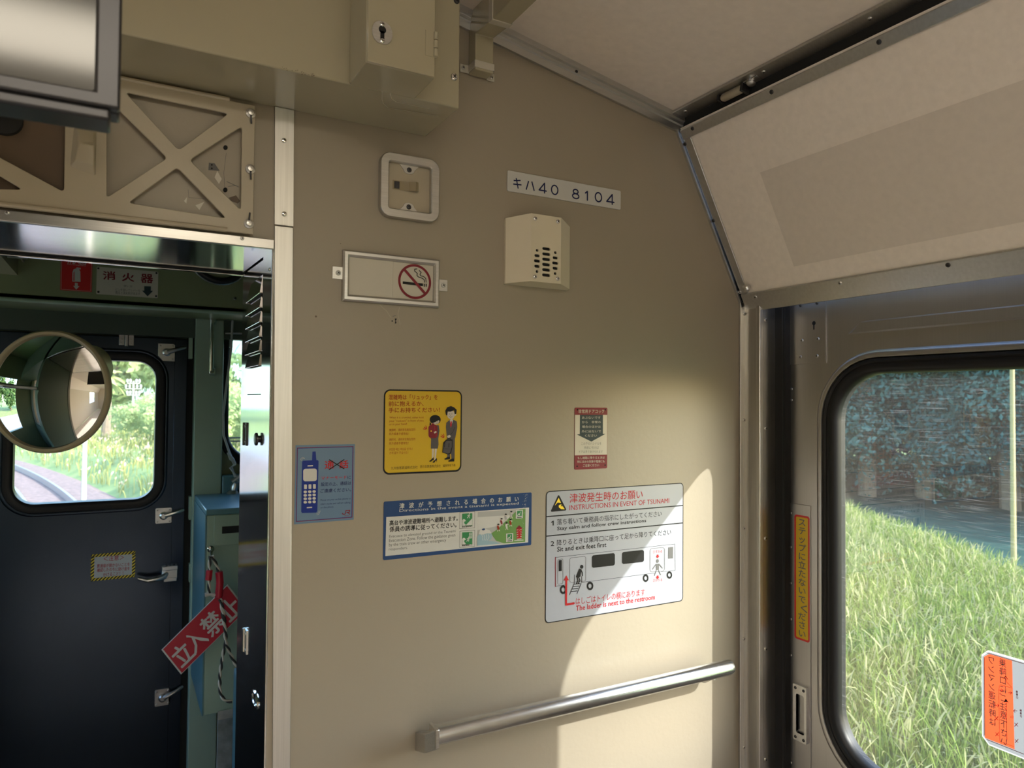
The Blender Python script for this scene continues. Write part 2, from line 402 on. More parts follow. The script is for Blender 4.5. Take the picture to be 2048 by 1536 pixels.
# ceiling
q = MB(); pr = [CE, CC, (MX, CC[1]+0.012), (mirx(CC[0]), CC[1]), (mirx(CE[0]), CE[1])]
for i in range(4):
    (xa, za), (xb, zb) = pr[i], pr[i+1]
    q.add([(xa, YW, za), (xb, YW, zb), (xb, REAR, zb), (xa, REAR, za)], [(0, 1, 2, 3)], ceil_m)
    q.add([(xa, YW, za+.03), (xb, YW, zb+.03), (xb, REAR, zb+.03), (xa, REAR, za+.03)], [(0, 1, 2, 3)], ceil_m)
q.add([(mirx(CE[0]), YW, CE[1]), (mirx(PB[0]), YW, PB[1]), (mirx(PB[0]), REAR, PB[1]), (mirx(CE[0]), REAR, CE[1])], [(0, 1, 2, 3)], incl_m)
struct(q.build('ceiling', smooth=0))
# floor
q = MB(); q.box(floorm2, -1.46, 1.40, REAR, YW+0.03, -0.06, 0); struct(q.build('floor'))
# right and left side walls behind the doors, with their windows
def side(name, x, sgn, holes):
    F = FX(x) if sgn > 0 else Frame((x, 0, 0), (0, 1, 0), (0, 0, 1)); s = -1 if sgn > 0 else 1
    m = MB(); m.plate(saloon_m, [[(s*a, b) for a, b in ((REAR, 0), (0.285, 0), (0.285, 2.0), (REAR, 2.0))]]+[[(s*a, b) for a, b in h] for h in holes], -0.05, 0, F)
    return struct(m.build(name, smooth=0))
wins = [rrect(y, y+1.25, 0.95, 1.78, 0.08) for y in (-3.6,)]
side('wall_right', 1.27, 1, wins); side('wall_left', -1.47, -1, wins)
q = MB(); q.box(saloon_m, -1.5, 1.35, REAR-0.04, REAR, 0, 2.45); struct(q.build('wall_rear'))
# left side doorway: steel door with a large window
q = MB(); FL = Frame((-1.53, 0, 0), (0, 1, 0), (0, 0, 1))
q.plate(doorsteel, [[(0.27, 0), (1.2, 0), (1.2, 2.1), (0.27, 2.1)], rrect(0.45, 1.02, 0.86, 1.67, 0.1)], -0.03, 0, FL); struct(q.build('door_3', smooth=0))

# lit lamp cover across the vestibule ceiling, behind the camera
vl = thing('vestibule_lamp', 'lit flat lamp cover across the vestibule ceiling behind the viewer', 'lamp', (MX, -0.53, CC[1]))
q = MB(); q.box(lamp_m, MX-0.47, MX+0.47, -0.60, -0.47, CC[1]-0.065, CC[1]-0.012); q.build('diffuser', vl, bevel=0.012)
q = MB(); q.box(alu, MX-0.49, MX+0.49, -0.64, -0.42, CC[1]-0.012, CC[1]+0.012); q.build('lamp_frame', vl)
for k, y in enumerate((-1.7, -2.9, -4.2)):  # unseen lamps added to fill the interior with light
    vl = thing('saloon_fill_lamp', ('added ceiling fill lamp nearest behind the vestibule lamp', 'added ceiling fill lamp halfway along the saloon behind the viewer', 'added ceiling fill lamp at the far end of the saloon behind the viewer')[k], 'lamp', (MX, y, CC[1]))
    q = MB(); q.box(lamp_m, MX-0.07, MX+0.07, y-0.5, y+0.5, CC[1]-0.06, CC[1]-0.012); q.build('diffuser', vl, bevel=0.012)
    q = MB(); q.box(alu, MX-0.09, MX+0.09, y-0.52, y+0.52, CC[1]-0.012, CC[1]+0.012); q.build('lamp_frame', vl)
# ------------------------------------------------------------------ ceiling edge mouldings
dA = Vector((cB[0]-cA[0], cB[1]-cA[1])).normalized()
Lw = W.at(1000, 92); FCe = Frame(W(cA[0], cA[1]), W.ex*dA.x+W.ey*dA.y, -W.ex*dA.y+W.ey*dA.x)
q = MB(); hgt = abs((Vector(Lw)-Vector(cA)).dot(Vector((-dA.y, dA.x))))+0.002
ce = (CE[0]-cA[0])/dA.x; ca = (0.35-cA[0])/dA.x
prof = [(0.002, 0.0), (0.002, 0.016), (-hgt*0.30, 0.015), (-hgt*0.36, 0.010), (-hgt*0.52, 0.0095), (-hgt*0.56, 0.011), (-hgt*0.62, 0.0075), (-hgt, 0.006), (-hgt, 0.0)]
vs = [FCe(a, b, c) for a in (ca, ce) for b, c in prof]; n = len(prof)
q.add(vs, [(i, (i+1) % n, n+(i+1) % n, n+i) for i in range(n)]+[tuple(range(n))[::-1], tuple(range(n, 2*n))], alu)
tc_ = struct(q.build('trim_1', smooth=25))
for u, v in ((1153, 143),):
    a, b = FCe.at(u, v, 0.01); screw(tc_, FCe, a, b, 0.0095, 0.0035, darkgrey)
FC = Frame((CE[0], YW, CE[1]), (0, -1, 0), (CC[0]-CE[0], 0, CC[1]-CE[1]))     # ceiling plane: a runs to the rear, b to the middle
# strip along the slanting panel
q = MB(); e_in = FC.at(1560, 112)[1]
q.box(steel, 0.0, 3.6, 0.0, e_in, 0, 0.003, FC); q.box(steel, 0.0, 3.6, e_in, e_in+0.003, 0, 0.006, FC)
strip = struct(q.build('trim_2', bevel=0.0008))
for u, v in ((1371, 222), (1528, 143), (1740, 37)):
    a, b = FC.at(u, v, 0.003); screw(strip, FC, a, min(b, e_in-0.006), 0.003, 0.0042, steel)
# catch in the strip
la = FC.at(1447, 190); lb = FC.at(1492, 165)
ct = thing('panel_catch', 'small yellowed catch with metal bracket in the strip above the slanting panel', 'catch', FC(la[0], la[1], 0))
q = MB(); a0, b0 = la; a1, b1 = lb; bm_ = 0.012
q.lathe(lattice_m, [(0.0, 0), (0.006, 0.001), (0.0085, 0.006), (0.0085, 0.052), (0.006, 0.057), (0, 0.058)], FC(a0, bm_, 0.009), FC.ex, 16); q.build('roller', ct)
q = MB(); q.box(darkgrey, a0+0.058, a0+0.064, bm_-0.010, bm_+0.010, 0.002, 0.020, FC); q.box(darkgrey, a0-0.006, a0-0.001, bm_-0.009, bm_+0.009, 0.002, 0.016, FC)
q.lathe(steel, [(0.0095, 0), (0.0095, 0.006), (0.007, 0.009), (0.004, 0.010), (0.0, 0.010)], FC(a0+0.078, bm_+0.002, 0.003), FC.ez, 18); q.box(steel, a0+0.060, a0+0.098, bm_-0.007, bm_+0.009, 0.0025, 0.0045, FC); q.build('bracket', ct, bevel=0.0006)

# ------------------------------------------------------------------ slanting side panel
FI = Frame((PB[0], YW, PB[1]), (0, -1, 0), (PA[0]-PB[0], 0, PA[1]-PB[1])); LI = (Vector(PA)-Vector(PB)).length
sp = thing('slanting_side_panel', 'long grey-beige slanting panel in a screwed aluminium frame above the doorway', 'panel', (PB[0], YW-1, PB[1]))
rb = FI.at(1800, 535.5)[1]; tb = FI.at(1650, 151)[1]; tt = FI.at(1600, 134)[1]; fl = FI.at(1392, 300)[0]
A0, A1 = 0.010, 3.2
q = MB(); q.box(incl_m, A0, A1, 0.0, LI-0.004, -0.012, 0.0, FI); q.build('panel_board', sp)
q = MB(); q.box(alu, A0, A1, -0.012, rb, -0.016, 0.005, FI); q.build('bottom_rail', sp, bevel=0.0015)
q = MB(); q.box(alu, A0, A1, tb, LI-0.008, -0.014, 0.004, FI); q.build('top_rail', sp, bevel=0.0015)
q = MB(); q.box(alu, A0, fl, rb, tb-0.001, -0.014, 0.003, FI); q.build('side_rail', sp, bevel=0.001)
for u, v, c in ((1385, 257, .004), (1543, 184, .004), (1758, 84, .004), (1370, 288, .003), (1427, 441, .003), (1480, 584, .003), (1511, 594, .005), (1680, 566, .005), (1896, 530, .005)):
    a, b = FI.at(u, v, c); screw(sp, FI, a, b, c, 0.0043, darkgrey if v < 560 else steel)
a, b = FI.at(1498, 573)
q = MB(); q.lathe(chrome, [(0.0055, 0), (0.0055, 0.005), (0.0085, 0.008), (0.0085, 0.013), (0.006, 0.016), (0, 0.017)], FI(a, b, 0), FI.ez, 20); kn = q.build('knob', sp); kn['label'] = 'round chrome knob'
ar = Art(FI, 0, 0, 1, base=0.0002); c = [ar.pt(*p) for p in ((1520, 345), (1588, 533))]
ar.raw('faded_mark', mark_m, [[c[0], c[1], (c[1][0]+1.2, c[1][1]), (c[0][0]+1.2, c[0][1])]], 0); ar.build(sp, {'faded_mark': 'faint darker rectangle left by a removed poster'})
# dark joint between bulkhead and panel
q = MB(); q.plate(black, [[(PA[0]-0.004, PA[1]+0.004), (PB[0]-0.004, PB[1]-0.002), (PB[0]+0.03, PB[1]), (PA[0]+0.03, PA[1]+0.012)]], 0, 0.003, W)
q.add([FI(a, b, c) for a, b, c in ((0, LI-0.01, -0.012), (3.2, LI-0.01, -0.012), (3.2, LI+0.03, -0.022), (0, LI+0.03, -0.022))], [(0, 1, 2, 3)], black)
p3 = [(PA[0]-0.009, PA[1]+0.002), (PB[0]-0.009, PB[1]-0.002), (PB[0]-0.004, PB[1]-0.002), (PA[0]-0.004, PA[1]+0.004)]
q.plate(alu, [p3], 0, 0.006, W); struct(q.build('trim_3', smooth=0))

# ------------------------------------------------------------------ upright trims, door pocket, side door
XD = 1.33; XS = 1.268
D = FX(XD); zt = PB[1]+0.02
q = MB(); c0 = W.at(1477, 1000)[0]; c1 = W.at(1491, 1000)[0]
q.box(alu_v, c0, c1+0.003, 0, zt-0.01, 0, 0.006, W); t4 = struct(q.build('trim_4', bevel=0.001))
for v in (628, 840, 1056, 1276, 1492):
    a, b = W.at(1484, v); screw(t4, W, a, b, 0.006, 0.0042, steel)
ys = FX(XS).at(1520, 900)[0]; ys = -ys                                      # corner of the post, y
q = MB(); q.box(steel_v, XS-0.006, XS+0.01, ys, YW+0.02, 0, zt+0.05); q.box(steel_v, XS-0.004, XD+0.012, ys-0.004, ys+0.012, 0, zt+0.05)
q.box(steel_v, XS-0.009, XS+0.004, ys-0.007, ys+0.004, 0, zt+0.05)
t5 = struct(q.build('trim_5', bevel=0.002)); FP = FY(ys-0.004)
for v in (640, 857, 1077, 1298, 1519):
    a, b = FP.at(1531, v); screw(t5, FP, a, b, 0, 0.0045, steel)
# black rubber between post and door
yd = -D.at(1581, 900)[0]
q = MB(); q.box(rubber, XD-0.018, XD+0.03, yd-0.001, ys-0.004, 0, 2.0)
for k in range(3): q.tube(rubber, [(XD-0.016+0.004*k, yd+0.004+k*0.007, 0.0), (XD-0.016+0.004*k, yd+0.004+k*0.007, 2.0)], 0.0045, 8)
struct(q.build('trim_6'))
# the door leaf
g0, g1, gz0, gz1 = -1.005, -0.485, 0.865, 1.662                                # glass edges (a = -y, b = z)
door = struct(thing('door_1', 'brushed steel sliding door with a large rounded window', 'door', (XD, 0.7, 0))); del door['category'], door['label']
DR = 0.098
q = MB(); q.plate(doorsteel, [[(-yd, 0), (-0.30, 0), (-0.30, 2.0), (-yd, 2.0)], rrect(g0-0.03, g1+0.03, gz0-0.03, gz1+0.03, DR+0.03)], -0.03, 0, D)
q.ring(doorsteel, g0, g1, gz0, gz1, DR, [(0.047, 0), (0.044, 0.004), (0.038, 0.007), (0.032, 0.006), (0.029, 0.0), (0.029, -0.028)], D, n=10)
q.build('leaf', door, smooth=40)
q = MB(); q.ring(rubber, g0, g1, gz0, gz1, DR, [(0.030, -0.002), (0.029, 0.005), (0.024, 0.007), (0.021, 0.004), (0.018, 0.0055), (0.013, 0.007), (0.008, 0.004), (0.004, 0.002), (0.0, -0.006), (-0.001, -0.014), (0.0, -0.03), (0.03, -0.03)], D, n=10)
gk = q.build('window_gasket', door, smooth=50); gk['label'] = 'black rubber window gasket'
q = MB(); q.plate(door_glass, [rrect(g0-0.004, g1+0.004, gz0-0.004, gz1+0.004, DR)], -0.016, -0.016, D); gp = q.build('window_pane', door, smooth=0); gp['label'] = 'scratched hazy pane'
# pressed ridge above the window
r0 = D.at(1697, 669); r1 = D.at(1722, 655)
q = MB(); zr = r0[1]; zr2 = zr+0.022
q.add([D(r0[0]-0.002, zr, 0.0), D(-0.30, zr, 0.0), D(-0.30, zr+0.003, 0.006), D(r0[0]+0.012, zr+0.003, 0.006), D(r0[0]+0.030, zr2, 0.006), D(-0.30, zr2, 0.006), D(-0.30, zr2+0.003, 0), D(r0[0]+0.034, zr2+0.003, 0)],
      [(0, 1, 2, 3), (3, 2, 5, 4), (4, 5, 6, 7), (0, 3, 4, 7)], doorsteel); q.build('pressed_ridge', door, smooth=60)
# door edge strip line
q = MB(); es = D.at(1622, 1200)[0]
q.box(doorsteel, -yd+0.001, es, 0.0, D.at(1610, 1010)[1], 0.0, 0.0022, D); q.build('edge_strip', door, bevel=0.0006)
for v in (693, 778, 800, 1026, 1094, 1166, 1238, 1310, 1525):
    a, b = D.at(1583, v); screw(door, D, a, b, 0.002 if v > 1010 else 0, 0.0032, doorsteel, 'rivet', False)
l0 = D.at(1580, 600); l1 = D.at(1653, 726)
q = MB(); q.box(doorsteel, l0[0]+0.001, l1[0], l1[1], 1.86, 0, 0.0025, D)
kk = D.at(1627.5, 650, 0.003); q.plate(black, [circle(kk[0], kk[1]+0.004, 0.0045, 16)], 0.0026, 0.0028, D); q.box(black, kk[0]-0.0016, kk[0]+0.0016, kk[1]-0.010, kk[1]+0.002, 0.0026, 0.0028, D)
lp = q.build('lock_plate', door, bevel=0.0005); lp['label'] = 'lock plate with keyhole'
for u, v in ((1601, 611), (1634, 606), (1604, 681), (1636, 678), (1601, 714), (1634, 712)):
    a, b = D.at(u, v, 0.0025); screw(lp, D, a, b, 0.0025, 0.0038, doorsteel if v > 640 else darkgrey)
h0 = D.at(1588, 1372, 0.006); h1 = D.at(1615, 1477, 0.006)
q = MB(); hx0, hx1, hz0, hz1 = h0[0], h1[0], D.at(1600, 1482, .006)[1], D.at(1600, 1370, .006)[1]
hi = rrect(hx0+0.008, hx1-0.006, hz0+0.017, hz1-0.020, 0.004, 4)
q.plate(alu, [rrect(hx0, hx1, hz0, hz1, 0.003, 4), hi], 0.0, 0.010, D); hp = q.build('pull_handle', door, bevel=0.001); hp['label'] = 'recessed pull handle'
q = MB(); q.ring(darkgrey, hx0+0.008, hx1-0.006, hz0+0.017, hz1-0.020, 0.004, [(0, 0.009), (0, -0.018)], D, n=4); q.plate(darkgrey, [hi], -0.018, -0.018, D); q.build('handle_pocket', hp)
for a, b in ((hx0+0.007, hz1-0.008), (hx1-0.007, hz1-0.008), (hx0+0.007, hz0+0.007), (hx1-0.007, hz0+0.007)): screw(hp, D, a, b, 0.010, 0.0034, darkgrey)
# side frame behind the door leaf
q = MB(); q.box(steel_v, 1.255, 1.37, 0.262, 0.305, 0, 2.03); q.box(steel, 1.27, 1.42, 0.26, YW, 1.99, 2.03); struct(q.build('trim_7'))

# yellow sticker on the door
st = thing('step_warning_sticker', 'narrow yellow vertical sticker with red border on the steel door edge', 'sticker', D(*D.at(1605, 1285)))
ar = Art(D, 1570, 1020, 384/70, 0.0026)
ar.sheet('sheet', red_m, 103, 45, 270, 1462, 0.006, 0.0004); ar.sheet('sheet', yellow_m, 121, 70, 254, 1434, 0.003, 0.0, 1)
ar.vtext('lettering', grey_ink, 'ステップに立たないでください', (188, 90), (188, 1405), 90, 0.016)
ar.build(st)
# red notice on the glass, seen from its back
GB = Frame((XD+0.016-0.0011, 0, 0), (0, -1, 0), (0, 0, 1))
st = thing('glass_notice', 'red and grey notice stuck on the door window, its writing reversed', 'sticker', GB(*GB.at(2000, 1490)))
ar = Art(GB, 1940, 1280, 6.0, 0.0)
a0, b0 = ar.pt(135, 160); a1, b1 = ar.pt(150, 1190)
ztop, zbot = ar.pt(225, 125)[1], ar.pt(260, 1275)[1]; xl = (a0+a1)/2; xr = xl+0.215; ch = 0.011
oct_ = lambda x0, x1, z0, z1, k: [(x0+k, z0), (x1-k, z0), (x1, z0+k), (x1, z1-k), (x1-k, z1), (x0+k, z1), (x0, z1-k), (x0, z0+k)]
inn = oct_(xl+0.0008, xr-0.002, zbot+0.002, ztop-0.003, ch); org = [(xl+0.0045, zbot+0.010), (ar.pt(535, 1300)[0], zbot+0.010), (ar.pt(505, 300)[0], ztop-0.006), (xl+0.013, ztop-0.006), (xl+0.0045, ztop-0.013)]
ar.raw('sheet', film_white, [oct_(xl, xr, zbot, ztop, ch), inn], 0); ar.raw('sheet', film_grey, [inn, org], 0); ar.raw('sheet', orange_m, [org], 0)
for z in (ztop-0.0055, zbot+0.008): ar.raw('border', darkred, [[(xl+0.008, z), (xr-0.006, z), (xr-0.006, z+0.001), (xl+0.008, z+0.001)]], 3)
ar.raw('border', darkred, [[(xl+0.004, zbot+0.014), (xl+0.005, zbot+0.014), (xl+0.005, ztop-0.014), (xl+0.004, ztop-0.014)]], 3)
ar.vtext('lettering', grey_ink, 'ワンマン運転時は', (255, 190), (272, 1035), 88, 0.01, 3, flip=True)
ar.vtext('lettering', grey_ink, '乗降口にご注意下さい', (390, 225), (410, 1270), 92, 0.01, 3, flip=True)
for x, y in ((320, 940), (327, 1130), (557, 1015), (562, 1212)):
    ar.line('diagram', red_m, [(x-20, y-22), (x+20, y+22)], 7, 4); ar.line('diagram', red_m, [(x+20, y-22), (x-20, y+22)], 7, 4)
ar.line('diagram', black_ink, [(355, 545), (348, 600), (350, 760), (352, 920), (356, 1110), (362, 1218), (530, 1278)], 4, 4)
ar.line('diagram', black_ink, [(440, 740), (442, 1000), (446, 1200)], 5, 4); ar.poly('diagram', black_ink, [(432, 700), (466, 752), (440, 740), (408, 748)], 4)
ar.line('diagram', black_ink, [(410, 460), (430, 432), (455, 470)], 8, 4); ar.line('diagram', black_ink, [(430, 432), (440, 500), (500, 565)], 5, 4); ar.line('diagram', black_ink, [(365, 535), (510, 578)], 4, 4)
for x, y, k in ((480, 632, 1), (372, 600, 1), (548, 850, -1), (328, 785, 1)):
    ar.line('diagram', red_m, [(x-22, y), (x+22, y)], 6, 4); ar.line('diagram', red_m, [(x+k*4, y-18), (x+k*24, y), (x+k*4, y+18)], 6, 4)
ar.line('diagram', black_ink, [(490, 915), (520, 910), (520, 935), (490, 930)], 4, 4, True)
ar.vtext('lettering', darkred, '乗車口', (562, 605), (568, 705), 26, 0.03, 3, flip=True); ar.vtext('lettering', darkred, '降車口', (608, 830), (614, 930), 26, 0.03, 3, flip=True)
ar.build(st)
# ------------------------------------------------------------------ passage frame: upright trim, header, louvred jamb
xt0, xt1 = W.at(549, 230), W.at(587, 230); xb0, xb1 = W.at(544.5, 1530), W.at(579.5, 1530)
lerp = lambda p, q_, z: p[0]+(q_[0]-p[0])*(z-p[1])/(q_[1]-p[1])
tz = W.at(566, 453)[1]; zb_ = 2.0735
q = MB()
for z0, z1, c in ((tz+0.0006, zb_, 0.0045), (0.0, tz-0.0006, 0.0035)):
    q.plate(alu_v, [[(lerp(xt0, xb0, z0), z0), (lerp(xt1, xb1, z0), z0), (lerp(xt1, xb1, z1), z1), (lerp(xt0, xb0, z1), z1)]], 0, c, W)
t8 = struct(q.build('trim_8', bevel=0.0008))
for u, v in ((568, 281), (568.5, 428)):
    a, b = W.at(u, v, 0.0045); screw(t8, W, a, b, 0.0045, 0.0042)
ZH = W.at(547, 481)[1]; ZS = 1.8475                           # top of the header lip, soffit height
xl_, xr_ = mirx(0.213), 0.2135
ZR = 1.8555
q = MB(); q.add([(xl_, YW-0.003, ZS-0.006), (xr_, YW-0.003, ZS-0.006), (xr_, YW+0.345, ZR), (xl_, YW+0.345, ZR)], [(0, 1, 2, 3)], polished_h); q.box(steel, xl_, xr_, YW-0.008, YW+0.0, ZS-0.007, ZH)
q.box(polished_h, xl_, xr_+0.003, YW+0.337, YW+0.345, ZR-0.006, ZR+0.004); q.box(black, xl_, xr_, YW+0.327, YW+0.335, ZR-0.003, ZR+0.002); t9 = struct(q.build('trim_9', bevel=0.001))
FS = Frame((0, 0, ZS-0.001), (1, 0, 0), (0, -1, 0))
for u, v in ((14, 438), (484, 491)):
    FH = FY(YW-0.008); a, b = FH.at(u, v); screw(t9, FH, a, ZS+0.005, 0, 0.0032, steel)
XJ = 0.2165; J = FX(XJ)
q = MB(); q.box(cream, XJ+0.002, 0.33, YW+0.03, YW+0.35, 0, 2.4); struct(q.build('wall_passage_right', smooth=0))
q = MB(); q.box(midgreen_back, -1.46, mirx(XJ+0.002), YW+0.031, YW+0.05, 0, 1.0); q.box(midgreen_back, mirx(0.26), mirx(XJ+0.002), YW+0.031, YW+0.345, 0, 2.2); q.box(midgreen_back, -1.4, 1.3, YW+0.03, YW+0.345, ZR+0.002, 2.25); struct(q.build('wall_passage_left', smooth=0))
jm = thing('louvred_jamb_panel', 'mirror-bright steel jamb panel with six louvres beside the cab passage', 'panel', (XJ, 1.38, 0))
jf = J.at(528, 700)[0]; jb = -(YW+0.345); jt = ZR-0.001
q = MB(); q.box(polished, -(YW+0.004), jf, 0, jt, -0.012, 0.004, J); fl_ = q.build('flange', jm, bevel=0.0015); screw(fl_, J, *J.at(539, 539, .004), 0.004, 0.003, steel)
dz1 = J.at(510, 790)[1]; db = J.at(494, 900)[0]; df = J.at(527, 900)[0]
q = MB(); q.box(polished, jb, jf, 0, jt, -0.012, 0.0, J); q.build('backing_sheet', jm, bevel=0.001)
q = MB(); q.box(polished, db, df, 0.15, dz1, 0.0, 0.0012, J); q.box(black, db-0.002, db-0.0004, 0.1, dz1+0.002, 0.0, 0.0006, J); q.box(black, db, df, dz1, dz1+0.002, 0.0, 0.0006, J); dr_ = q.build('access_door', jm)
l0_, l1_ = J.at(498, 640)[0], J.at(527, 640)[0]
for k in range(6):
    vt = 596-27.3*0+k*27.2; zb = J.at(512, vt+1)[1]; h = 0.034
    if k == 5: h = 0.034
    q = MB(); P = [(l0_, zb, 0.0), (l1_, zb, 0.0), (l1_-0.003, zb, 0.0065), (l0_+0.003, zb, 0.0065), (l0_+0.018, zb+h, 0.0), (l1_-0.014, zb+h, 0.0)]
    q.add([J(*p) for p in P], [(3, 2, 5, 4), (0, 3, 4), (2, 1, 5)], polished)
    q.add([J(*p) for p in ((l0_, zb+0.0005, 0.0003), (l1_, zb+0.0005, 0.0003), (l1_-0.003, zb+0.0005, 0.006), (l0_+0.003, zb+0.0005, 0.006))], [(0, 1, 2, 3)], black)
    q.tube(polished, [J(*p) for p in (P[0], P[3], P[2], P[1])], 0.0007, 6)
    q.build('louvre', jm, smooth=25)
for v in (868, 1282):
    a, b = J.at(494, v); q = MB(); q.box(darkgrey if v < 1000 else steel, a-0.014, a+0.012, b-0.022, b+0.022, 0.0, 0.0035, J)
    q.tube(darkgrey if v < 1000 else steel, [J(a-0.010, b-0.022, 0.003), J(a-0.010, b+0.022, 0.003)], 0.004, 10); hg = q.build('hinge', jm, bevel=0.001)
    for d in (-0.015, 0.015): screw(hg, J, a+0.003, b+d, 0.0035, 0.003, steel)
a, b = J.at(523, 878); q = MB(); q.lathe(darkgrey, [(0.006, 0), (0.006, 0.005), (0.011, 0.006), (0.011, 0.009), (0.009, 0.0105), (0, 0.0105)], J(a, b, 0.001), J.ez, 18); q.build('knob', jm)
a, b = J.at(516, 1398); q = MB(); q.tube(chrome, [J(a+0.028*cos(t), b+0.010*sin(t), 0.004) for t in np.linspace(0, 2*pi, 25)[:-1]], 0.003, 8, True); q.plate(darkgrey, [circle(a, b, 0.026, 20, 0.009)], 0.0012, 0.0022, J); q.build('ring_pull', jm)

# ------------------------------------------------------------------ overhead box with the small locked box
BX = 0.4745; BZ = 2.0735; BYF = 1.0555
ob = thing('overhead_box', 'long yellowed cream metal box above the cab passage', 'box', (-0.3, YW, BZ))
top = CC[1]-0.02
q = MB(); q.box(creambox, -0.66, BX, BYF, YW, BZ, 2.30); q.build('body', ob, bevel=0.002)
FB = FY(BYF); a, b = FB.at(908, 154); screw(ob, FB, a, b, 0, 0.006)
a, b = FB.at(913, 2); screw(ob, FB, a, b, 0, 0.005, darkgrey)
ar = Art(FB, 550, 0, 3.2, 0.0003); random.seed(5)
for k in range(26):
    x = random.choice((random.uniform(30, 250), random.uniform(120, 250))); y = 446+(x-30)*0.222-random.uniform(2, 22); ar.poly('paint_chip', brown_m, [(x, y), (x+random.uniform(4, 14), y+random.uniform(-2, 4)), (x+random.uniform(2, 9), y+random.uniform(3, 7))], 1)
ar.build(ob, {'paint_chip': 'row of dark chips along the lower edge'})
FU = Frame((0, 0, BZ), (1, 0, 0), (0, -1, 0)); ar = Art(FU, 550, 0, 3.2, 0.0004)
for pts in ([(685, 470), (685, 635), (695, 665), (725, 690), (800, 702), (1045, 742)], [(733, 480), (738, 605), (748, 632), (775, 652), (985, 695)]): ar.line('pale_outline', speaker_m, pts, 5, 1)  # pale L-shaped lines in a lighter colour on the underside
ar.build(ob, {'pale_outline': 'faint pale L-shaped outline on the underside'})
s0, s1 = 0.2935, 0.3975; sy = 0.970
sbx = thing('key_box', 'small locked cream metal box standing out from the overhead box face', 'box', (s0, BYF, BZ))
q = MB(); q.box(creambox, s0, s1, sy+0.002, BYF-0.0015, BZ-0.0012, BZ+0.2); q.build('case', sbx, bevel=0.0015)
q = MB(); FSB = FY(sy); q.box(creambox, s0+0.001, s1-0.002, BZ-0.001, BZ+0.195, -0.001, 0.0018, FSB); ld = q.build('lid', sbx, bevel=0.001)
FSB = FSB.off(0.0018)
ka, kb = FSB.at(764, 66); k1, kz1 = FSB.at(764, 45); k2, kz2 = FSB.at(764, 90); kh = (kz1-kz2)/2
pts = [(ka+0.0155*cos(t)*(1 if abs(cos(t)) > 0.5 else 1), kb+kh*sin(t)) for t in np.linspace(0, 2*pi, 40)[:-1]]
pts = [(ka+0.0148*sgn*(abs(c_)**0.8), kb+kh*sn) for c_, sn, sgn in ((cos(t), sin(t), 1 if cos(t) >= 0 else -1) for t in np.linspace(0, 2*pi, 41)[:-1])]
q = MB(); q.plate(steel, [pts], 0, 0.0018, FSB); q.plate(black, [circle(ka, kb+0.004, 0.0055, 16)], 0.0019, 0.002, FSB); q.box(black, ka-0.003, ka+0.003, kb-0.013, kb+0.002, 0.0019, 0.002, FSB)
es_ = q.build('escutcheon', sbx, bevel=0.0005); es_['label'] = 'steel keyhole escutcheon'
for d in (1, -1): screw(es_, FSB, ka, kb+d*kh*0.74, 0.0018, 0.0035)
h0 = FSB.at(851, 60); h1 = FSB.at(873, 116)
q = MB(); q.box(creambox, h0[0], h1[0]-0.004, h1[1], h0[1], 0, 0.001, FSB)
for i in range(3):
    z0 = h1[1]+(h0[1]-h1[1])*i/3; z1 = h1[1]+(h0[1]-h1[1])*(i+1)/3; q.tube(creambox, [FSB(h1[0]-0.002, z0+0.0006, 0.002), FSB(h1[0]-0.002, z1-0.0006, 0.002)], 0.0034, 12)
q.build('hinge', sbx)

# ------------------------------------------------------------------ lattice cover over the passage
PL = FY(YW-0.014); pc = lambda *pp: [PL.at(x/3.0717, y/3.0717) for x, y in pp]
def soft(poly, r=0.004, n=4):
    """Round the corners of a polygon."""
    out = []; k = len(poly)
    for i in range(k):
        p = Vector(poly[i]); a = (Vector(poly[i-1])-p); b = (Vector(poly[(i+1) % k])-p); t = min(r*1.6, a.length*.45, b.length*.45)
        a = p+a.normalized()*t; b = p+b.normalized()*t
        for j in range(n+1):
            s_ = j/n; out.append(tuple(a*(1-s_)**2+p*2*s_*(1-s_)+b*s_**2))
    return out
lx1 = PL.at(1562/3.0717, 1000/3.0717)[0]; lz1 = PL.at(1410/3.0717, 618/3.0717)[1]; lz0 = PL.at(1540/3.0717, 1438/3.0717)[1]
h1_ = soft(pc((770, 566), (1405, 697), (1098, 922))); h2_ = soft(pc((655, 600), (1028, 970), (655, 1215), )); h3_ = soft(pc((1487, 775), (1480, 1292), (1165, 983))); h4_ = soft(pc((1090, 1028), (1390, 1340), (788, 1246)))
l1h = soft(pc((402, 600), (393, 1180), (-60, 935), (-60, 600))); l2h = soft(pc((-60, 1045), (140, 1165), (-60, 1160)))
lc = thing('lattice_cover', 'cream painted cover plate with cross-braced cut-outs above the passage', 'cover', (-0.1, YW-0.02, lz0))
q = MB(); q.plate(lattice_m, [[(-0.45, lz0), (lx1, lz0), (lx1, lz1), (-0.45, lz1)], h1_, h2_, h3_, h4_, l1h, l2h], -0.004, 0, PL); q.build('cover_plate', lc, bevel=0.0008, smooth=30)
e0 = PL.at(1410/3.0717, 610/3.0717); e1 = PL.at(1395/3.0717, 1412/3.0717)
q = MB(); q.tube(lattice_m, [PL(-0.45, e0[1], -0.001), PL(e0[0], e0[1], -0.001)], 0.0035, 10); q.tube(lattice_m, [PL(-0.45, e1[1], 0.0), PL(e1[0], e1[1], 0.0)], 0.004, 10); q.build('rolled_edge', lc)
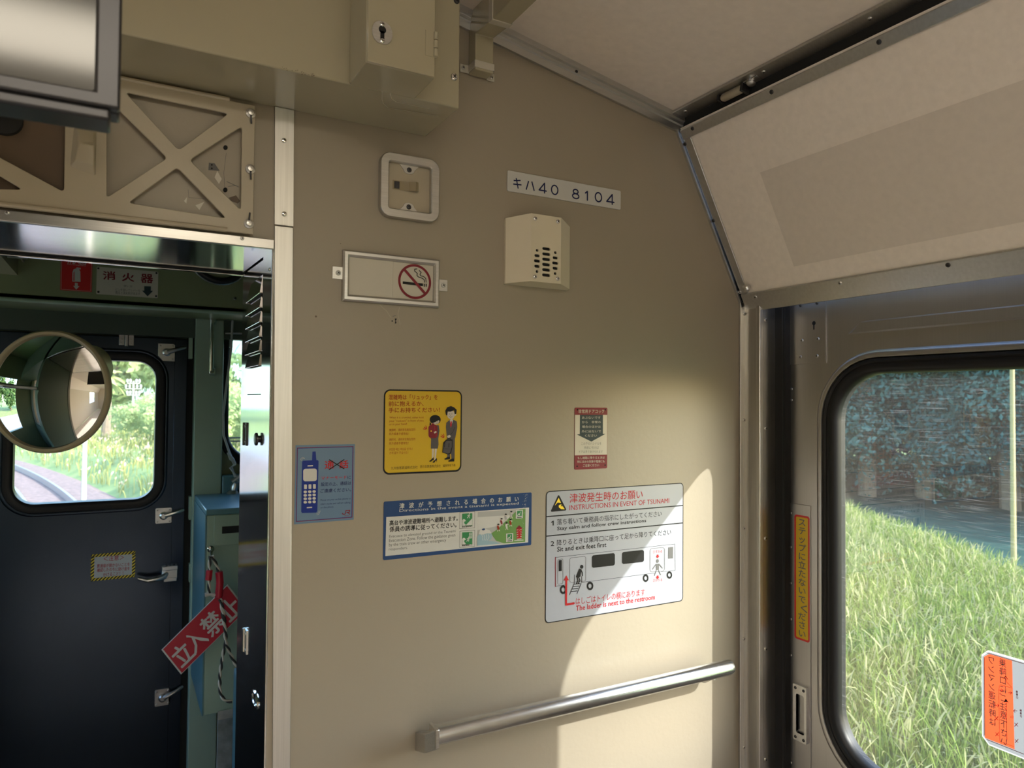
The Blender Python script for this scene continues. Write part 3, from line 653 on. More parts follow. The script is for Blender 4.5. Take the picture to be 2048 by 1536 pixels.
for x, y, t in ((1540, 697, -90), (1537, 1040, -90), (1528, 1375, 90)):
    a, b = PL.at(x/3.0717, y/3.0717); q = MB(); q.lathe(steel, [(0.0075, 0), (0.0075, 0.002), (0.0045, 0.003), (0.004, 0.006), (0, 0.0065)], PL(a, b, 0), PL.ez, 16)
    s_ = 1 if t > 0 else -1; q.tube(darkgrey, [PL(a, b, 0.004), PL(a, b+s_*0.007, 0.005), PL(a+0.001, b+s_*0.017, 0.003)], 0.0013, 6); q.build('cover_fastener', lc)
bp = pc((440, 735), (590, 735), (592, 845), (470, 960), (590, 960), (585, 1080), (470, 1055), (440, 1020))
q = MB(); x0_, x1_, z0_, z1_ = box_of(bp); xm = x0_*0.8+x1_*0.2
q.add([PL(*p) for p in ((x0_+0.004, z1_, 0), (x1_, z1_, 0), (x1_, z0_+0.02, 0), (x0_, z0_+0.02, 0), (x0_+0.008, z1_-0.005, 0.004), (x1_-0.004, z1_-0.005, 0.004), (x1_-0.002, z1_-0.035, 0.006), (xm+0.004, z0_+0.040, 0.014), (x1_-0.002, z0_+0.040, 0.014), (x1_-0.002, z0_+0.012, 0.012), (xm, z0_+0.014, 0.012), (x0_, z0_+0.008, 0), (x1_, z0_, 0))],
      [(0, 3, 7, 4), (4, 7, 6, 5), (6, 7, 8), (7, 10, 9, 8), (3, 11, 10, 7), (11, 12, 9, 10), (0, 4, 5, 1), (12, 2, 8, 9), (1, 5, 6, 8, 2)], lattice_m); br_ = q.build('welded_bracket', lc, bevel=0.002, smooth=60)
# plain backing behind the left bay, with its small black fitting
q = MB(); x_ = PL.at(398/3.0717, 1000/3.0717)[0]; q.plate(brown_m, [[(-0.6, lz0), (x_+0.012, lz0), (x_+0.012, 2.07), (-0.6, 2.07)]], 0.001, 0.004, W)
q.lathe(black, [(0.022, 0), (0.022, 0.010), (0.016, 0.013), (0, 0.013)], W(*W.at(10, 242), 0.004), W.ez, 20); tag(at_base(q.build('brown_backing_board')), 'dark brown board with a black round fitting behind the left lattice cut-outs', 'board')
# wear in the right bay: peeled paint and old screw holes
ar = Art(W, 0, 0, 3.0717, 0.0004)
for x, y in ((1385, 907), (1384, 1167)): ar.ell('wear', black, x, y, 14, 15, 1, 14)
ar.poly('wear', grey_ink, [(1283, 1000), (1318, 1003), (1350, 1050), (1280, 1045)], 1); ar.ell('wear', black, 1301, 1013, 6, 6, 2, 8); ar.ell('wear', black, 1301, 1035, 6, 6, 2, 8)
ar.poly('wear', ivory_m, [(1335, 1050), (1362, 1100), (1345, 1130), (1318, 1090)], 1); ar.line('wear', grey_ink, [(1392, 1115), (1470, 1150)], 4, 1); ar.line('wear', grey_ink, [(1400, 1145), (1450, 1140)], 3, 1); ar.line('wear', grey_ink, [(1390, 940), (1375, 1060), (1380, 1150)], 2, 1)
ar.poly('wear', brown_m, [(1405, 1215), (1450, 1200), (1475, 1235), (1460, 1250), (1420, 1235)], 1); ar.poly('wear', ivory_m, [(1130, 1235), (1150, 1210), (1145, 1250)], 1); ar.poly('wear', ivory_m, [(1200, 1262), (1255, 1240), (1225, 1290)], 1); ar.line('wear', grey_ink, [(1155, 1165), (1160, 1215), (1250, 1220)], 2, 1)
wr = ar.parts['wear'].build('paint_wear', smooth=0); at_base(wr); tag(wr, 'peeled paint and old screw holes showing through the lattice cover', 'wear marks')

# ------------------------------------------------------------------ conduit in the ceiling corner
cx0, cx1 = W.at(951, 75, 0.03)[0], W.at(987, 95, 0.03)[0]; FV = FY(YW-0.03)
zc0 = FV.at(947, 137)[1]; zk = FV.at(952, 67)[1]; zl = FY(1.115).at(974, 44)[1]
cz = lambda x: cB[1]+csl*(x-cB[0])
zl = min(zl, cz(cx1)-0.022)
cnd = thing('cable_duct', 'cream cable duct bending from bulkhead onto ceiling beside the overhead box', 'duct', (cx0, YW-0.02, zc0))
sec = [(YW-0.002, zc0), (YW-0.03, zc0), (YW-0.03, zk), (1.115, zl), (0.1, zl), (0.1, cz(cx0)-0.001), (YW-0.002, cz(cx0)-0.001)]
q = MB(); q.add([(x, y, z) for x in (cx0, cx1) for y, z in sec], [tuple(range(7)), tuple(range(13, 6, -1))]+[(i, i+7, (i+1) % 7+7, (i+1) % 7) for i in range(7)], creambox); q.build('duct_body', cnd, bevel=0.0015, smooth=0)
for z0, z1, FF in ((zc0+0.004, zc0+0.017, FV),):
    q = MB(); q.box(ivory_m, cx0-0.0015, cx1+0.0015, z0, z1, -0.026, 0.0015, FF); q.box(ivory_m, cx1, cx1+0.016, z0-0.006, z1-0.004, -0.028, -0.0265, FF); q.box(ivory_m, cx0-0.018, cx0, z0-0.002, z1, -0.028, -0.0265, FF); sb = q.build('strap', cnd, bevel=0.0006)
    screw(sb, W, cx1+0.010, z0+0.001, 0.0035, 0.0036, steel); screw(sb, W, cx0-0.012, z0+0.006, 0.0035, 0.0036, steel)
q = MB(); q.box(ivory_m, cx0-0.0015, cx1+0.0015, 1.100, 1.115, zl-0.0015, cz(cx1)); q.box(ivory_m, cx0-0.022, cx0, 1.098, 1.113, cz(cx0)-0.004, cz(cx0)-0.002); q.box(ivory_m, cx1, cx1+0.018, 1.100, 1.114, cz(cx1)-0.006, cz(cx1)-0.004); sb = q.build('strap', cnd, bevel=0.0006)
Fd = Frame((0, 0, cz(cx0)-0.004), (0, -1, 0), (-1, 0, 0)); screw(sb, Fd, -1.105, -(cx0-0.013), 0, 0.0042, steel)

# ------------------------------------------------------------------ catch plate, no-smoking frame, number plate, speaker
a0, b1 = W.at(757, 302, .012); a1 = W.at(879, 380, .012)[0]; b0 = W.at(820, 434, .012)[1]; b1 = W.at(820, 309, .012)[1]
cp = thing('door_catch_plate', 'square polished steel frame round a recessed door catch on the bulkhead', 'catch', W((a0+a1)/2, b0))
i0, i1 = W.at(777, 380, .012)[0], W.at(864, 380, .012)[0]; j1, j0 = W.at(820, 327, .012)[1], W.at(820, 422, .012)[1]
q = MB(); q.ring(steel, i0, i1, j0, j1, 0.0045, [(-0.001, 0.002), (-0.001, 0.011), (0.0006, 0.0125), (a1-i1-0.0012, 0.0125), (a1-i1, 0.011), (a1-i1, 0.0)], W); q.build('frame', cp, smooth=40)
q = MB(); q.plate(lattice_m, [rrect(i0-0.004, i1+0.004, j0-0.004, j1+0.004, 0.008)], 0.0005, 0.0025, W); q.build('recess_plate', cp)
am = (i0+i1)/2
for z, s_ in ((j1, 1), (j0, -1)):
    q = MB(); half = [(am-0.018, z), (am+0.018, z)]; arc = [(am+0.010*cos(t), z-s_*0.010-s_*0.0065*sin(t)) for t in np.linspace(0, pi, 10)]
    pp = [(am+0.019, z)]+arc+[(am-0.019, z)]
    q.plate(steel, [pp], 0.0025, 0.004, W); tb_ = q.build('tab', cp, bevel=0.0004); screw(tb_, W, am, z-s_*0.009, 0.004, 0.0045, darkgrey)
z_ = W.at(810, 372, .005)[1]; s0_, s1_ = W.at(786, 370, .005)[0], W.at(835, 372, .005)[0]; q = MB(); hh = 0.008
pr_ = [(s0_, 0.003), (s0_+0.018, 0.0035), (s0_+0.032, 0.0055), (s1_-0.016, 0.006), (s1_-0.006, 0.013), (s1_, 0.010), (s1_+0.001, 0.005)]
q.add([W(x, z_+s_*hh, c) for s_ in (1, -1) for x, c in pr_], [(i, i+7, i+8, i+1) for i in range(6)], spring_m); q.box(darkgrey, s0_+0.003, s0_+0.012, z_-0.006, z_+0.006, 0.003, 0.0048, W); q.build('catch_spring', cp, smooth=50)

c4 = [W.at(u, v, .008) for u, v in ((686, 498), (880, 519), (880, 616), (686, 601))]; a0 = (c4[0][0]+c4[3][0])/2; a1 = (c4[1][0]+c4[2][0])/2; b1 = (c4[0][1]+c4[1][1])/2; b0 = (c4[2][1]+c4[3][1])/2
ns = thing('no_smoking_sign', 'steel-framed sign holder with a blank left half and a red no-smoking symbol', 'sign', W((a0+a1)/2, b0))
fw_ = 0.012
q = MB(); q.ring(steel, a0+fw_, a1-fw_, b0+fw_, b1-fw_, 0.0005, [(-0.0005, 0.002), (0.001, 0.006), (0.004, 0.0085), (0.009, 0.0085), (fw_-0.0005, 0.006), (fw_, 0.0)], W, n=1, square=True); q.build('frame', ns, smooth=25)
xm = W.at(786, 560, .004)[0]
q = MB(); q.box(ivory_m, a0+0.008, xm-0.0004, b0+0.008, b1-0.008, 0.0008, 0.0042, W); q.build('blank_card', ns)
q = MB(); q.box(ivory_m, xm, a1-0.008, b0+0.008, b1-0.008, 0.0008, 0.0034, W); q.build('symbol_card', ns)
ar = Art(W, 640, 280, 3.3032, 0.0037); rc = ar.pt(626, 936); rr_ = (b1-b0)/2-fw_-0.0005
ar.raw('symbol', darkred, [circle(rc[0], rc[1], rr_, 48), circle(rc[0], rc[1], rr_*0.86, 48)], 3)
d_ = rr_*0.9*0.7071; n_ = rr_*0.055
ar.raw('symbol', darkred, [[(rc[0]-d_-n_, rc[1]+d_-n_), (rc[0]-d_+n_, rc[1]+d_+n_), (rc[0]+d_+n_, rc[1]-d_+n_), (rc[0]+d_-n_, rc[1]-d_-n_)]], 3)
ar.poly('symbol', black_ink, [(546, 934), (680, 948), (680, 966), (546, 951)], 1)
for x in (685, 698): ar.poly('symbol', black_ink, [(x, 949), (x+7, 950), (x+7, 970), (x, 969)], 1)
ar.line('symbol', black_ink, [(690, 940), (688, 922), (672, 912), (650, 905), (640, 895), (643, 882), (636, 875), (625, 866), (626, 853), (640, 852)], 5, 1); ar.line('symbol', black_ink, [(701, 940), (699, 915), (684, 902), (664, 897), (660, 888), (668, 875), (655, 862)], 5, 1)
ar.build(ns)
for s_, v, u in ((-1, 546, 676), (1, 571, 886)):
    a, b = W.at(u, v); q = MB(); q.box(steel, a-0.010, a+0.012, b-0.0105, b+0.0105, 0, 0.0018, W) if s_ < 0 else q.box(steel, a-0.012, a+0.008, b-0.0105, b+0.0105, 0, 0.0018, W)
    tb_ = q.build('mounting_tab', ns, bevel=0.0004); screw(tb_, W, a, b, 0.0018, 0.0045, white_m)

pp = [W.at(*p) for p in ((1014, 341.5), (1240, 382), (1240, 420), (1014, 382.5))]; x0_, x1_, z0_, z1_ = pp[0][0], pp[1][0], (pp[2][1]+pp[3][1])/2, (pp[0][1]+pp[1][1])/2
npl = thing('car_number_plate', 'white plate with engraved dark blue car number, upper right of the bulkhead', 'sign', W((x0_+x1_)/2, z0_))
q = MB(); q.plate(white_m, [rrect(x0_, x1_, z0_, z1_, 0.003, 4)], 0, 0.0028, W); q.build('plate', npl, bevel=0.0006)
ar = Art(W, 640, 280, 3.3032, 0.0030); T_ = lambda pts, cl=False: ar.line('lettering', plate_ink, pts, 7.5, 1, cl)
def oval(cx, cy, rx, ry, sk=0.17): return [(cx+rx*cos(t), cy+ry*sin(t)+sk*rx*cos(t)) for t in np.linspace(0, 2*pi, 21)[:-1]]
T_([(1279, 268), (1325, 268)]); T_([(1276, 291), (1331, 297)]); T_([(1296, 252), (1309, 321)])
T_([(1378, 271), (1362, 328)]); T_([(1399, 274), (1415, 336)])
def four(x, y): T_([(x+25, y+30), (x-23, y+22), (x+13, y-22), (x+13, y+42)])
four(1470, 308); four(1917, 383)
T_(oval(1550, 330, 21, 30), True); T_(oval(1839, 378, 21, 30), True)
T_(oval(1689, 341, 16, 14), True); T_(oval(1689, 371, 21, 16), True); T_([(1753, 350), (1766, 340), (1766, 398)])
ar.build(npl)

spk = thing('speaker_box', 'ivory wall speaker with slotted grille, right of the catch plate', 'speaker', W(0.72, 1.82))
# photo points: left edge on the wall, front ridge, front right edge, right edge on the wall
dp = 0.038
sL = W.at(1008, 500)[0]; f0 = W.at(1062, 500, dp)[0]; f1 = W.at(1122, 500, dp)[0]; sR = W.at(1134, 500)[0]
zT = W.at(1012, 437)[1]; zB = W.at(1012, 569)[1]; fT = W.at(1090, 430.5, dp)[1]; fBt = W.at(1090, 565, dp)[1]
slots = []; P5 = lambda x, y: W.at(640+x/3.3032, 280+y/3.3032, dp)
def stadium(cx, cy, wd, ht): 
    a, b = P5(cx, cy); e = P5(cx+wd/2, cy)[0]-a; h_ = abs(P5(cx, cy+ht/2)[1]-b); e = max(e, h_*1.001); return rrect(a-e, a+e, b-h_, b+h_, h_*0.98, 4)
zc_ = P5(1495, 806)[1]; xc_ = P5(1495, 806)[0]; pz = abs(P5(1495, 719)[1]-P5(1495, 893)[1])/5
for i in range(6): slots.append((0.0, (2.5-i)*pz, 0.0088, 0.0029))
for s_ in (-1, 1):
    for i in range(5): slots.append((s_*0.0202, (2-i)*pz*1.0, (0.0028, 0.0058, 0.0068, 0.0058, 0.0028)[i], 0.0028))
holes_ = [rrect(xc_+x-h_-0.0001, xc_+x+h_+0.0001, zc_+z-v_, zc_+z+v_, v_*0.97, 4) for x, z, h_, v_ in slots]
q = MB(); q.plate(speaker_m, [[(f0, fBt), (f1, fBt), (f1, fT), (f0, fT)]]+holes_, dp-0.003, dp, W, back=False)
P = [(sL, zB, 0), (sR, zB, 0), (sR, zT, 0), (sL, zT, 0), (sL, zB+0.001, 0.006), (sR, zB+0.001, 0.010), (sR, zT-0.001, 0.010), (sL, zT-0.001, 0.006), (f0, fBt, dp), (f1, fBt, dp), (f1, fT, dp), (f0, fT, dp)]
q.add([W(*p) for p in P], [(0, 1, 5, 4), (1, 2, 6, 5), (2, 3, 7, 6), (3, 0, 4, 7), (4, 5, 9, 8), (5, 6, 10, 9), (6, 7, 11, 10), (7, 4, 8, 11)], speaker_m); q.build('housing', spk, bevel=0.0008, smooth=20)
q = MB(); q.box(black, f0+0.002, f1-0.002, fBt+0.002, fT-0.002, dp-0.006, dp-0.0045, W); q.build('grille_backing', spk)
for x, y in ((1423, 519), (1572, 539), (1421, 902), (1570, 916)): screw(spk, W, *P5(x, y), dp, 0.0042)

# scratches in the paint under the no-smoking sign
ar = Art(W, 640, 280, 3.3032, 0.0003)
ar.ell('m', black_ink, 477, 1196, 5, 5, 1, 10); ar.poly('m', black_ink, [(493, 1180), (506, 1178), (505, 1190), (500, 1192), (506, 1210), (494, 1214), (497, 1196)], 1)
ar.line('m', lattice_m, [(395, 1090), (440, 1130), (470, 1175)], 3, 1); ar.line('m', lattice_m, [(525, 1105), (515, 1150), (530, 1220)], 3, 1); ar.line('m', grey_ink, [(480, 1165), (500, 1160)], 3, 1); ar.ell('m', brown_m, 136, 684, 3, 3, 1, 8); ar.ell('m', brown_m, -27, 1166, 7, 7, 1, 8)
tag(at_base(ar.parts['m'].build('paint_scratch', smooth=0)), 'dark gouge and scratches in the cream paint below the no-smoking sign', 'scratch')

# ------------------------------------------------------------------ handrail
ra, rb_ = W.at(856, 1478, .06), W.at(1452, 1337, .06); zr_ = (ra[1]+rb_[1])/2
hr = thing('handrail', 'long polished steel grab rail along the lower bulkhead', 'handrail', W((ra[0]+rb_[0])/2, zr_))
RR = 0.0165; xa_ = W.at(868, 1475, .055)[0]; xe_ = W.at(1461, 1337, .055)[0]
q = MB(); q.tube(railm, [W(xa_+(xe_-xa_)*t, zr_, 0.055) for t in (0, .25, .5, .75, 0.985)]+[W(xe_, zr_, 0.055)], [RR]*5+[RR*0.88], 32); q.build('rail_tube', hr, bevel=0.0015)
lx = W.at(838, 1490, .0)[0]
q = MB(); q.plate(steel, [[(xa_-0.003, zr_+RR), (xa_+0.003, zr_+RR), (xa_+0.003, zr_-RR), (xa_-0.003, zr_-RR)]], 0.0385, 0.0715, W)
q.add([W(xa_-0.013, z, c) for z, c in ((zr_-0.014, 0), (zr_-0.046, 0), (zr_-0.032, 0.046), (zr_+0.002, 0.046))]+[W(xa_, z, c) for z, c in ((zr_-0.014, 0), (zr_-0.046, 0), (zr_-RR, 0.0715), (zr_+RR, 0.0715))],
      [(0, 3, 2, 1), (4, 5, 6, 7), (0, 4, 7, 3), (1, 2, 6, 5), (3, 7, 6, 2), (0, 1, 5, 4)], steel)
eb = q.build('end_bracket', hr, bevel=0.0015, smooth=25)
q = MB(); xf_ = xe_-0.045; q.tube(steel, [W(xf_, zr_-0.030, 0.0), W(xf_, zr_-0.028, 0.022), W(xf_, zr_-0.008, 0.05)], 0.010, 16); q.lathe(chrome, [(0.005, 0), (0.005, 0.004), (0, 0.005)], W(xf_, zr_-RR+0.001, 0.052), (0, 0, -1), 12); q.build('end_bracket', hr)
# ------------------------------------------------------------------ phone sticker
st = thing('phone_manner_sticker', 'blue sticker with a dark blue mobile phone at the left edge of the bulkhead', 'sticker', W(*W.at(650, 1044)))
ar = Art(W, 580, 870, 8.085, 0.0006)
c = [ar.pt(*p) for p in ((90, 165), (1050, 146), (1030, 1368), (65, 1447))]
sx0, sx1 = (c[0][0]+c[3][0])/2, (c[1][0]+c[2][0])/2
ar.raw('sheet', bluebg, [[c[0], c[3], c[2], c[1]]], 0)
ar.poly('border', darkred, [(112, 205), (1025, 180), (1008, 1335), (95, 1405)], 1, [(120, 213), (1017, 189), (1000, 1328), (103, 1396)])
ar.poly('border', phone_m, [(120, 213), (1017, 189), (1000, 1328), (103, 1396)], 1, [(126, 219), (1011, 195), (994, 1322), (109, 1390)])
ar.poly('pictogram', phone_m, [(362, 270), (415, 265), (426, 405), (455, 410), (462, 430), (442, 1225), (425, 1255), (195, 1262), (180, 1240), (195, 435), (208, 415), (355, 408)], 1)
ar.poly('pictogram', white_m, [(285, 491), (370, 487), (368, 505), (283, 510)], 2); ar.poly('pictogram', white_m, [(272, 1165), (356, 1160), (356, 1179), (270, 1184)], 2)
ar.rr('pictogram', white_m, 213, 548, 433, 750, 38, 2, -6)
for i in range(3):
    x = 249+72*i; ar.rr('pictogram', white_m, x-22, 800-3*i, x+23, 875-3*i, 10, 2)
    for j in range(4): ar.ell('pictogram', white_m, x-3, 920+55.5*j-3.5*i, 28, 22, 2, 16)
for k in (0, 1): ar.line('pictogram', sky_m, [(165+k*18, 408+k*10), (180+k*16, 375+k*12), (208+k*12, 362+k*14), (238-k*4, 376+k*10)], 6, 1)
for k in (0, 1): ar.line('pictogram', sky_m, [(430+k*0, 1270+k*22), (460+k*6, 1262+k*20), (470+k*20, 1222+k*4)], 6, 1)
ar.text('lettering', text_red, '通', (562, 548), (708, 540), 125, 0.022); ar.text('lettering', text_red, '話', (797, 540), (942, 532), 125, 0.022)
ar.line('lettering', black_ink, [(636, 400), (872, 545)], 15, 3); ar.line('lettering', black_ink, [(632, 560), (872, 398)], 15, 3)
ar.text('lettering', text_red, 'マナーモード', (505, 725), (915, 708), 52, 0.012); ar.text('lettering', navy, 'に', (930, 707), (980, 705), 48, 0.01)
ar.text('lettering', navy, '設定の上、通話は', (500, 828), (985, 806), 62, 0.01); ar.text('lettering', navy, 'ご遠慮ください。', (490, 936), (985, 910), 62, 0.01)
for s_, y0, y1, x1 in (('Please set your mobile phone to', 1076, 1048, 978), ('silent mode and refrain talking', 1140, 1112, 975), ('on the phone.', 1196, 1182, 708)): ar.text('lettering', navy, s_, (492, y0), (x1, y1), 38)
ar.line('logo', darkred, [(845, 1265), (855, 1280), (885, 1280), (898, 1265), (903, 1222), (966, 1216), (962, 1245), (918, 1252)], 13, 2); ar.line('logo', darkred, [(930, 1252), (966, 1280)], 13, 2); ar.line('logo', darkred, [(878, 1307), (955, 1300)], 5, 2)
ar.build(st)

# ------------------------------------------------------------------ rucksack sticker
st = thing('rucksack_manner_sticker', 'yellow sticker with black border and two cartoon commuters holding bags', 'sticker', W(*W.at(845, 942)))
ar = Art(W, 750, 770, 8.084, 0.0006)
ar.sheet('sheet', black_ink, 145, 68, 1395, 1400, 0.0115, 0.0004); ar.sheet('sheet', yellow_m, 168, 93, 1374, 1372, 0.009, 0.0, 1)
tx = lambda s_, x0, y0, x1, y1, h, m=brick_ink, b=0.0, sp=False: ar.text('lettering', m, s_, (x0, y0), (x1, y1), h, b, sp)
tx('混雑時は「リュック」を', 220, 238, 1010, 236, 82, b=.014); tx('前に抱えるか、', 220, 345, 785, 340, 82, b=.014); tx('手にお持ちください！', 220, 448, 1045, 440, 80, b=.014)
tx('When it is crowded, either hold', 232, 545, 782, 543, 34); tx('your "rucksack" in front of you,', 230, 608, 790, 600, 46); tx('or in your hand!', 230, 662, 515, 657, 46)
tx('擁擠時，請將背包抱在您的', 228, 752, 650, 743, 45); tx('前方或者手提背包！', 228, 810, 545, 808, 42); tx('拥挤时，请将背包抱在您的', 228, 905, 650, 895, 42); tx('前方或者手提背包！', 228, 965, 540, 960, 42)
tx('혼잡할 때는 배낭을 안거나', 228, 1063, 605, 1052, 42); tx('손에 들어 주십시오！', 230, 1120, 535, 1112, 42)
tx('九州旅客鉄道株式会社', 258, 1370, 688, 1350, 48, black_ink); tx('西日本鉄道株式会社', 728, 1345, 1060, 1330, 48, black_ink); tx('福岡市地下鉄', 1096, 1326, 1300, 1315, 42, black_ink)
P = lambda m, pts, l=2: ar.poly('pictogram', m, pts, l)
# woman with a red rucksack held in front
P(skin_m, [(922, 1030), (958, 1030), (940, 1200), (918, 1200)]); P(skin_m, [(968, 1030), (1000, 1030), (978, 1220), (958, 1218)])
P(black_ink, [(870, 1235), (905, 1205), (945, 1165), (950, 1215), (930, 1215), (905, 1240)], 3); P(black_ink, [(922, 1250), (955, 1222), (995, 1180), (1002, 1190), (995, 1250), (985, 1215), (955, 1258)], 3)
P(suit_m, [(895, 650), (1030, 650), (1042, 740), (1022, 870), (1026, 960), (1015, 1028), (900, 1028), (905, 870), (895, 860)], 3)
ar.ell('pictogram', black_ink, 972, 560, 90, 76, 3); P(black_ink, [(884, 600), (905, 620), (905, 650), (880, 650)], 3); P(skin_m, [(910, 618), (945, 612), (1030, 568), (1040, 590), (1020, 625), (985, 640), (935, 632)], 4)
for x, y in ((982, 592), (1008, 588)): ar.ell('pictogram', black_ink, x, y, 4, 6, 5, 8)
ar.line('pictogram', black_ink, [(985, 618), (998, 622), (1010, 614)], 4, 5)
ar.rr('pictogram', darkred, 862, 642, 1010, 860, 52, 4); ar.ell('pictogram', darkred, 935, 634, 24, 16, 4); ar.ell('pictogram', yellow2, 905, 744, 10, 10, 5, 10); ar.line('pictogram', signred, [(965, 660), (965, 735), (990, 780), (985, 840)], 5, 5); P(skin_m, [(948, 760), (985, 742), (995, 765), (960, 785)], 5)
# man with a dark bag
P(suit_m, [(1165, 1100), (1210, 1100), (1215, 1160), (1165, 1165)], 3); P(suit_m, [(1160, 850), (1290, 850), (1285, 1195), (1235, 1195), (1225, 1100)], 3); P(black_ink, [(1115, 1195), (1165, 1165), (1212, 1160), (1210, 1200), (1130, 1208)], 4); P(black_ink, [(1178, 1228), (1235, 1190), (1282, 1190), (1280, 1235), (1190, 1240)], 4)
P(suit_m, [(1205, 565), (1265, 560), (1320, 590), (1328, 680), (1295, 860), (1160, 860), (1145, 680), (1150, 610)], 4)
P(white_m, [(1205, 565), (1262, 562), (1222, 690)], 5); P(signred, [(1216, 588), (1240, 588), (1240, 640), (1225, 690), (1210, 650)], 6); ar.line('pictogram', black_ink, [(1290, 680), (1255, 760), (1205, 815)], 4, 5)
P(skin_m, [(1165, 820), (1210, 805), (1222, 835), (1190, 858), (1165, 845)], 6)
P(skin_m, [(1205, 520), (1260, 520), (1250, 560), (1222, 572)], 5); ar.ell('pictogram', skin_m, 1225, 480, 62, 72, 5); ar.ell('pictogram', skin_m, 1296, 478, 14, 20, 4, 10)
P(black_ink, [(1140, 470), (1133, 415), (1165, 360), (1225, 340), (1275, 360), (1318, 400), (1310, 465), (1285, 475), (1275, 410), (1215, 432), (1172, 430), (1165, 490), (1150, 490)], 6)
for x in (1205, 1240): ar.ell('pictogram', black_ink, x, 468, 4, 7, 7, 8)
ar.line('pictogram', black_ink, [(1200, 508), (1220, 524), (1245, 508)], 5, 7); ar.line('pictogram', black_ink, [(1218, 478), (1214, 494), (1224, 494)], 3, 7)
P(black_ink, [(1085, 1090), (1100, 930), (1150, 880), (1250, 880), (1250, 1000), (1225, 1110), (1180, 1125)], 6); P(suit_m, [(1095, 1085), (1110, 960), (1150, 900), (1238, 900), (1238, 1000), (1210, 1095), (1175, 1110)], 7)
ar.line('pictogram', black_ink, [(1122, 945), (1118, 1005)], 9, 8); ar.line('pictogram', black_ink, [(1192, 945), (1188, 1005)], 9, 8); ar.line('pictogram', black_ink, [(1100, 1030), (1225, 1035)], 4, 8); ar.line('pictogram', black_ink, [(1165, 890), (1185, 858), (1205, 858), (1220, 890)], 12, 6)
for o_, k in (((840, 715), ((-58, -5), (-45, -35), (-20, -55))), ((1118, 860), ((-55, -30), (-38, -55), (-8, -68)))):
    for dx, dy in k: ar.line('pictogram', text_red, [(o_[0]+dx*.25, o_[1]+dy*.25), (o_[0]+dx, o_[1]+dy)], 11, 2)
ar.build(st)

# ------------------------------------------------------------------ blue tsunami sticker
st = thing('tsunami_direction_sticker', 'wide blue-bordered sticker with a running-uphill picture, left of the larger white notice', 'sticker', W(*W.at(910, 1100)))
ar = Art(W, 750, 970, 6.206, 0.0006)
ar.sheet('sheet', signblue, 108, 206, 1940, 746, 0.003, 0.0004)
c = [ar.pt(*p) for p in ((140, 398), (1912, 280), (1900, 712), (128, 882))]; ar.raw('sheet', white_m, [[c[0], c[3], c[2], c[1]]], 1)
tx = lambda s_, x0, y0, x1, y1, h, m=white_m, b=0.0, sp=False: ar.text('lettering', m, s_, (x0, y0), (x1, y1), h, b, sp)
tx('津波が予想される場合のお願い', 300, 296, 1785, 202, 70, b=.018, sp=True)
tx('Directions in the event a tsunami is expected', 302, 346, 1782, 250, 44)
tx('高台や津波避難場所へ避難します。', 180, 506, 1025, 444, 66, black_ink, .02); tx('係員の誘導に従ってください。', 180, 585, 1010, 525, 68, black_ink, .02)
tx('Evacuate to elevated ground or the Tsunami', 176, 665, 1000, 595, 44, grey_ink); tx('Evacuation Zone. Follow the guidance given', 174, 722, 995, 650, 52, grey_ink); tx('by the train crew or other emergency', 172, 775, 882, 714, 52, grey_ink); tx('responders.', 170, 824, 405, 804, 44, grey_ink)
def escape(x, y, s_, building):
    f = lambda a, b: (x+a*s_, y+(b-a*0.055)*s_); pc_ = lambda m, pts, l=3: ar.poly('pictogram', m, [f(*p) for p in pts], l)
    pc_(grn_m, [(0, 0), (100, 0), (100, 120), (0, 120)]); 
    if building:
        pc_(white_m, [(68, 8), (96, 8), (96, 62), (68, 62)], 4)
        for i in range(2):
            for j in range(3): pc_(grn_m, [(72+11*i, 13+15*j), (80+11*i, 13+15*j), (80+11*i, 24+15*j), (72+11*i, 24+15*j)], 5)
        rx, ry = 56, 75
    else: pc_(white_m, [(34, 116), (98, 50), (98, 116)], 4); rx, ry = 62, 30
    pc_(white_m, [(2, 118), (2, 62), (16, 52), (30, 60), (38, 76), (28, 74), (18, 84), (24, 100), (36, 108), (30, 118)], 4)
    a = [f(rx+p, ry+q_) for p, q_ in ((6, -20), (2, -4), (-4, 4), (-12, 14))]; ar.line('pictogram', white_m, a, 6*s_, 5); ar.line('pictogram', white_m, [f(rx, ry-2), f(rx+10, ry+6), f(rx+6, ry+16)], 5*s_, 5); ar.line('pictogram', white_m, [f(rx-10, ry-10), f(rx+3, ry-13), f(rx+14, ry-6)], 5*s_, 5); ar.ell('pictogram', white_m, *f(rx+9, ry-26), 5*s_, 5*s_, 5, 10)
for y, b_, t_ in ((338, False, '津波避難場所'), (570, True, '津波避難ビル')):
    ar.poly('pictogram', grey_ink, [(1050, y), (1240, y-12), (1236, y+195), (1046, y+208)], 2, [(1054, y+4), (1236, y-7), (1232, y+191), (1050, y+203)])
    escape(1080, y+18, 1.27, b_); tx(t_, 1078, y+192, 1208, y+180, 24, black_ink, .02)
ar.poly('picture', sky_m, [(1275, 335), (1866, 292), (1862, 705), (1265, 752)], 2); ar.poly('picture', white_m, [(1270, 400), (1700, 372), (1560, 500), (1268, 560)], 3)
ar.poly('picture', hill_m, [(1866, 292), (1862, 705), (1600, 724), (1500, 690), (1440, 600), (1530, 540), (1640, 430), (1745, 330), (1800, 300)], 4)
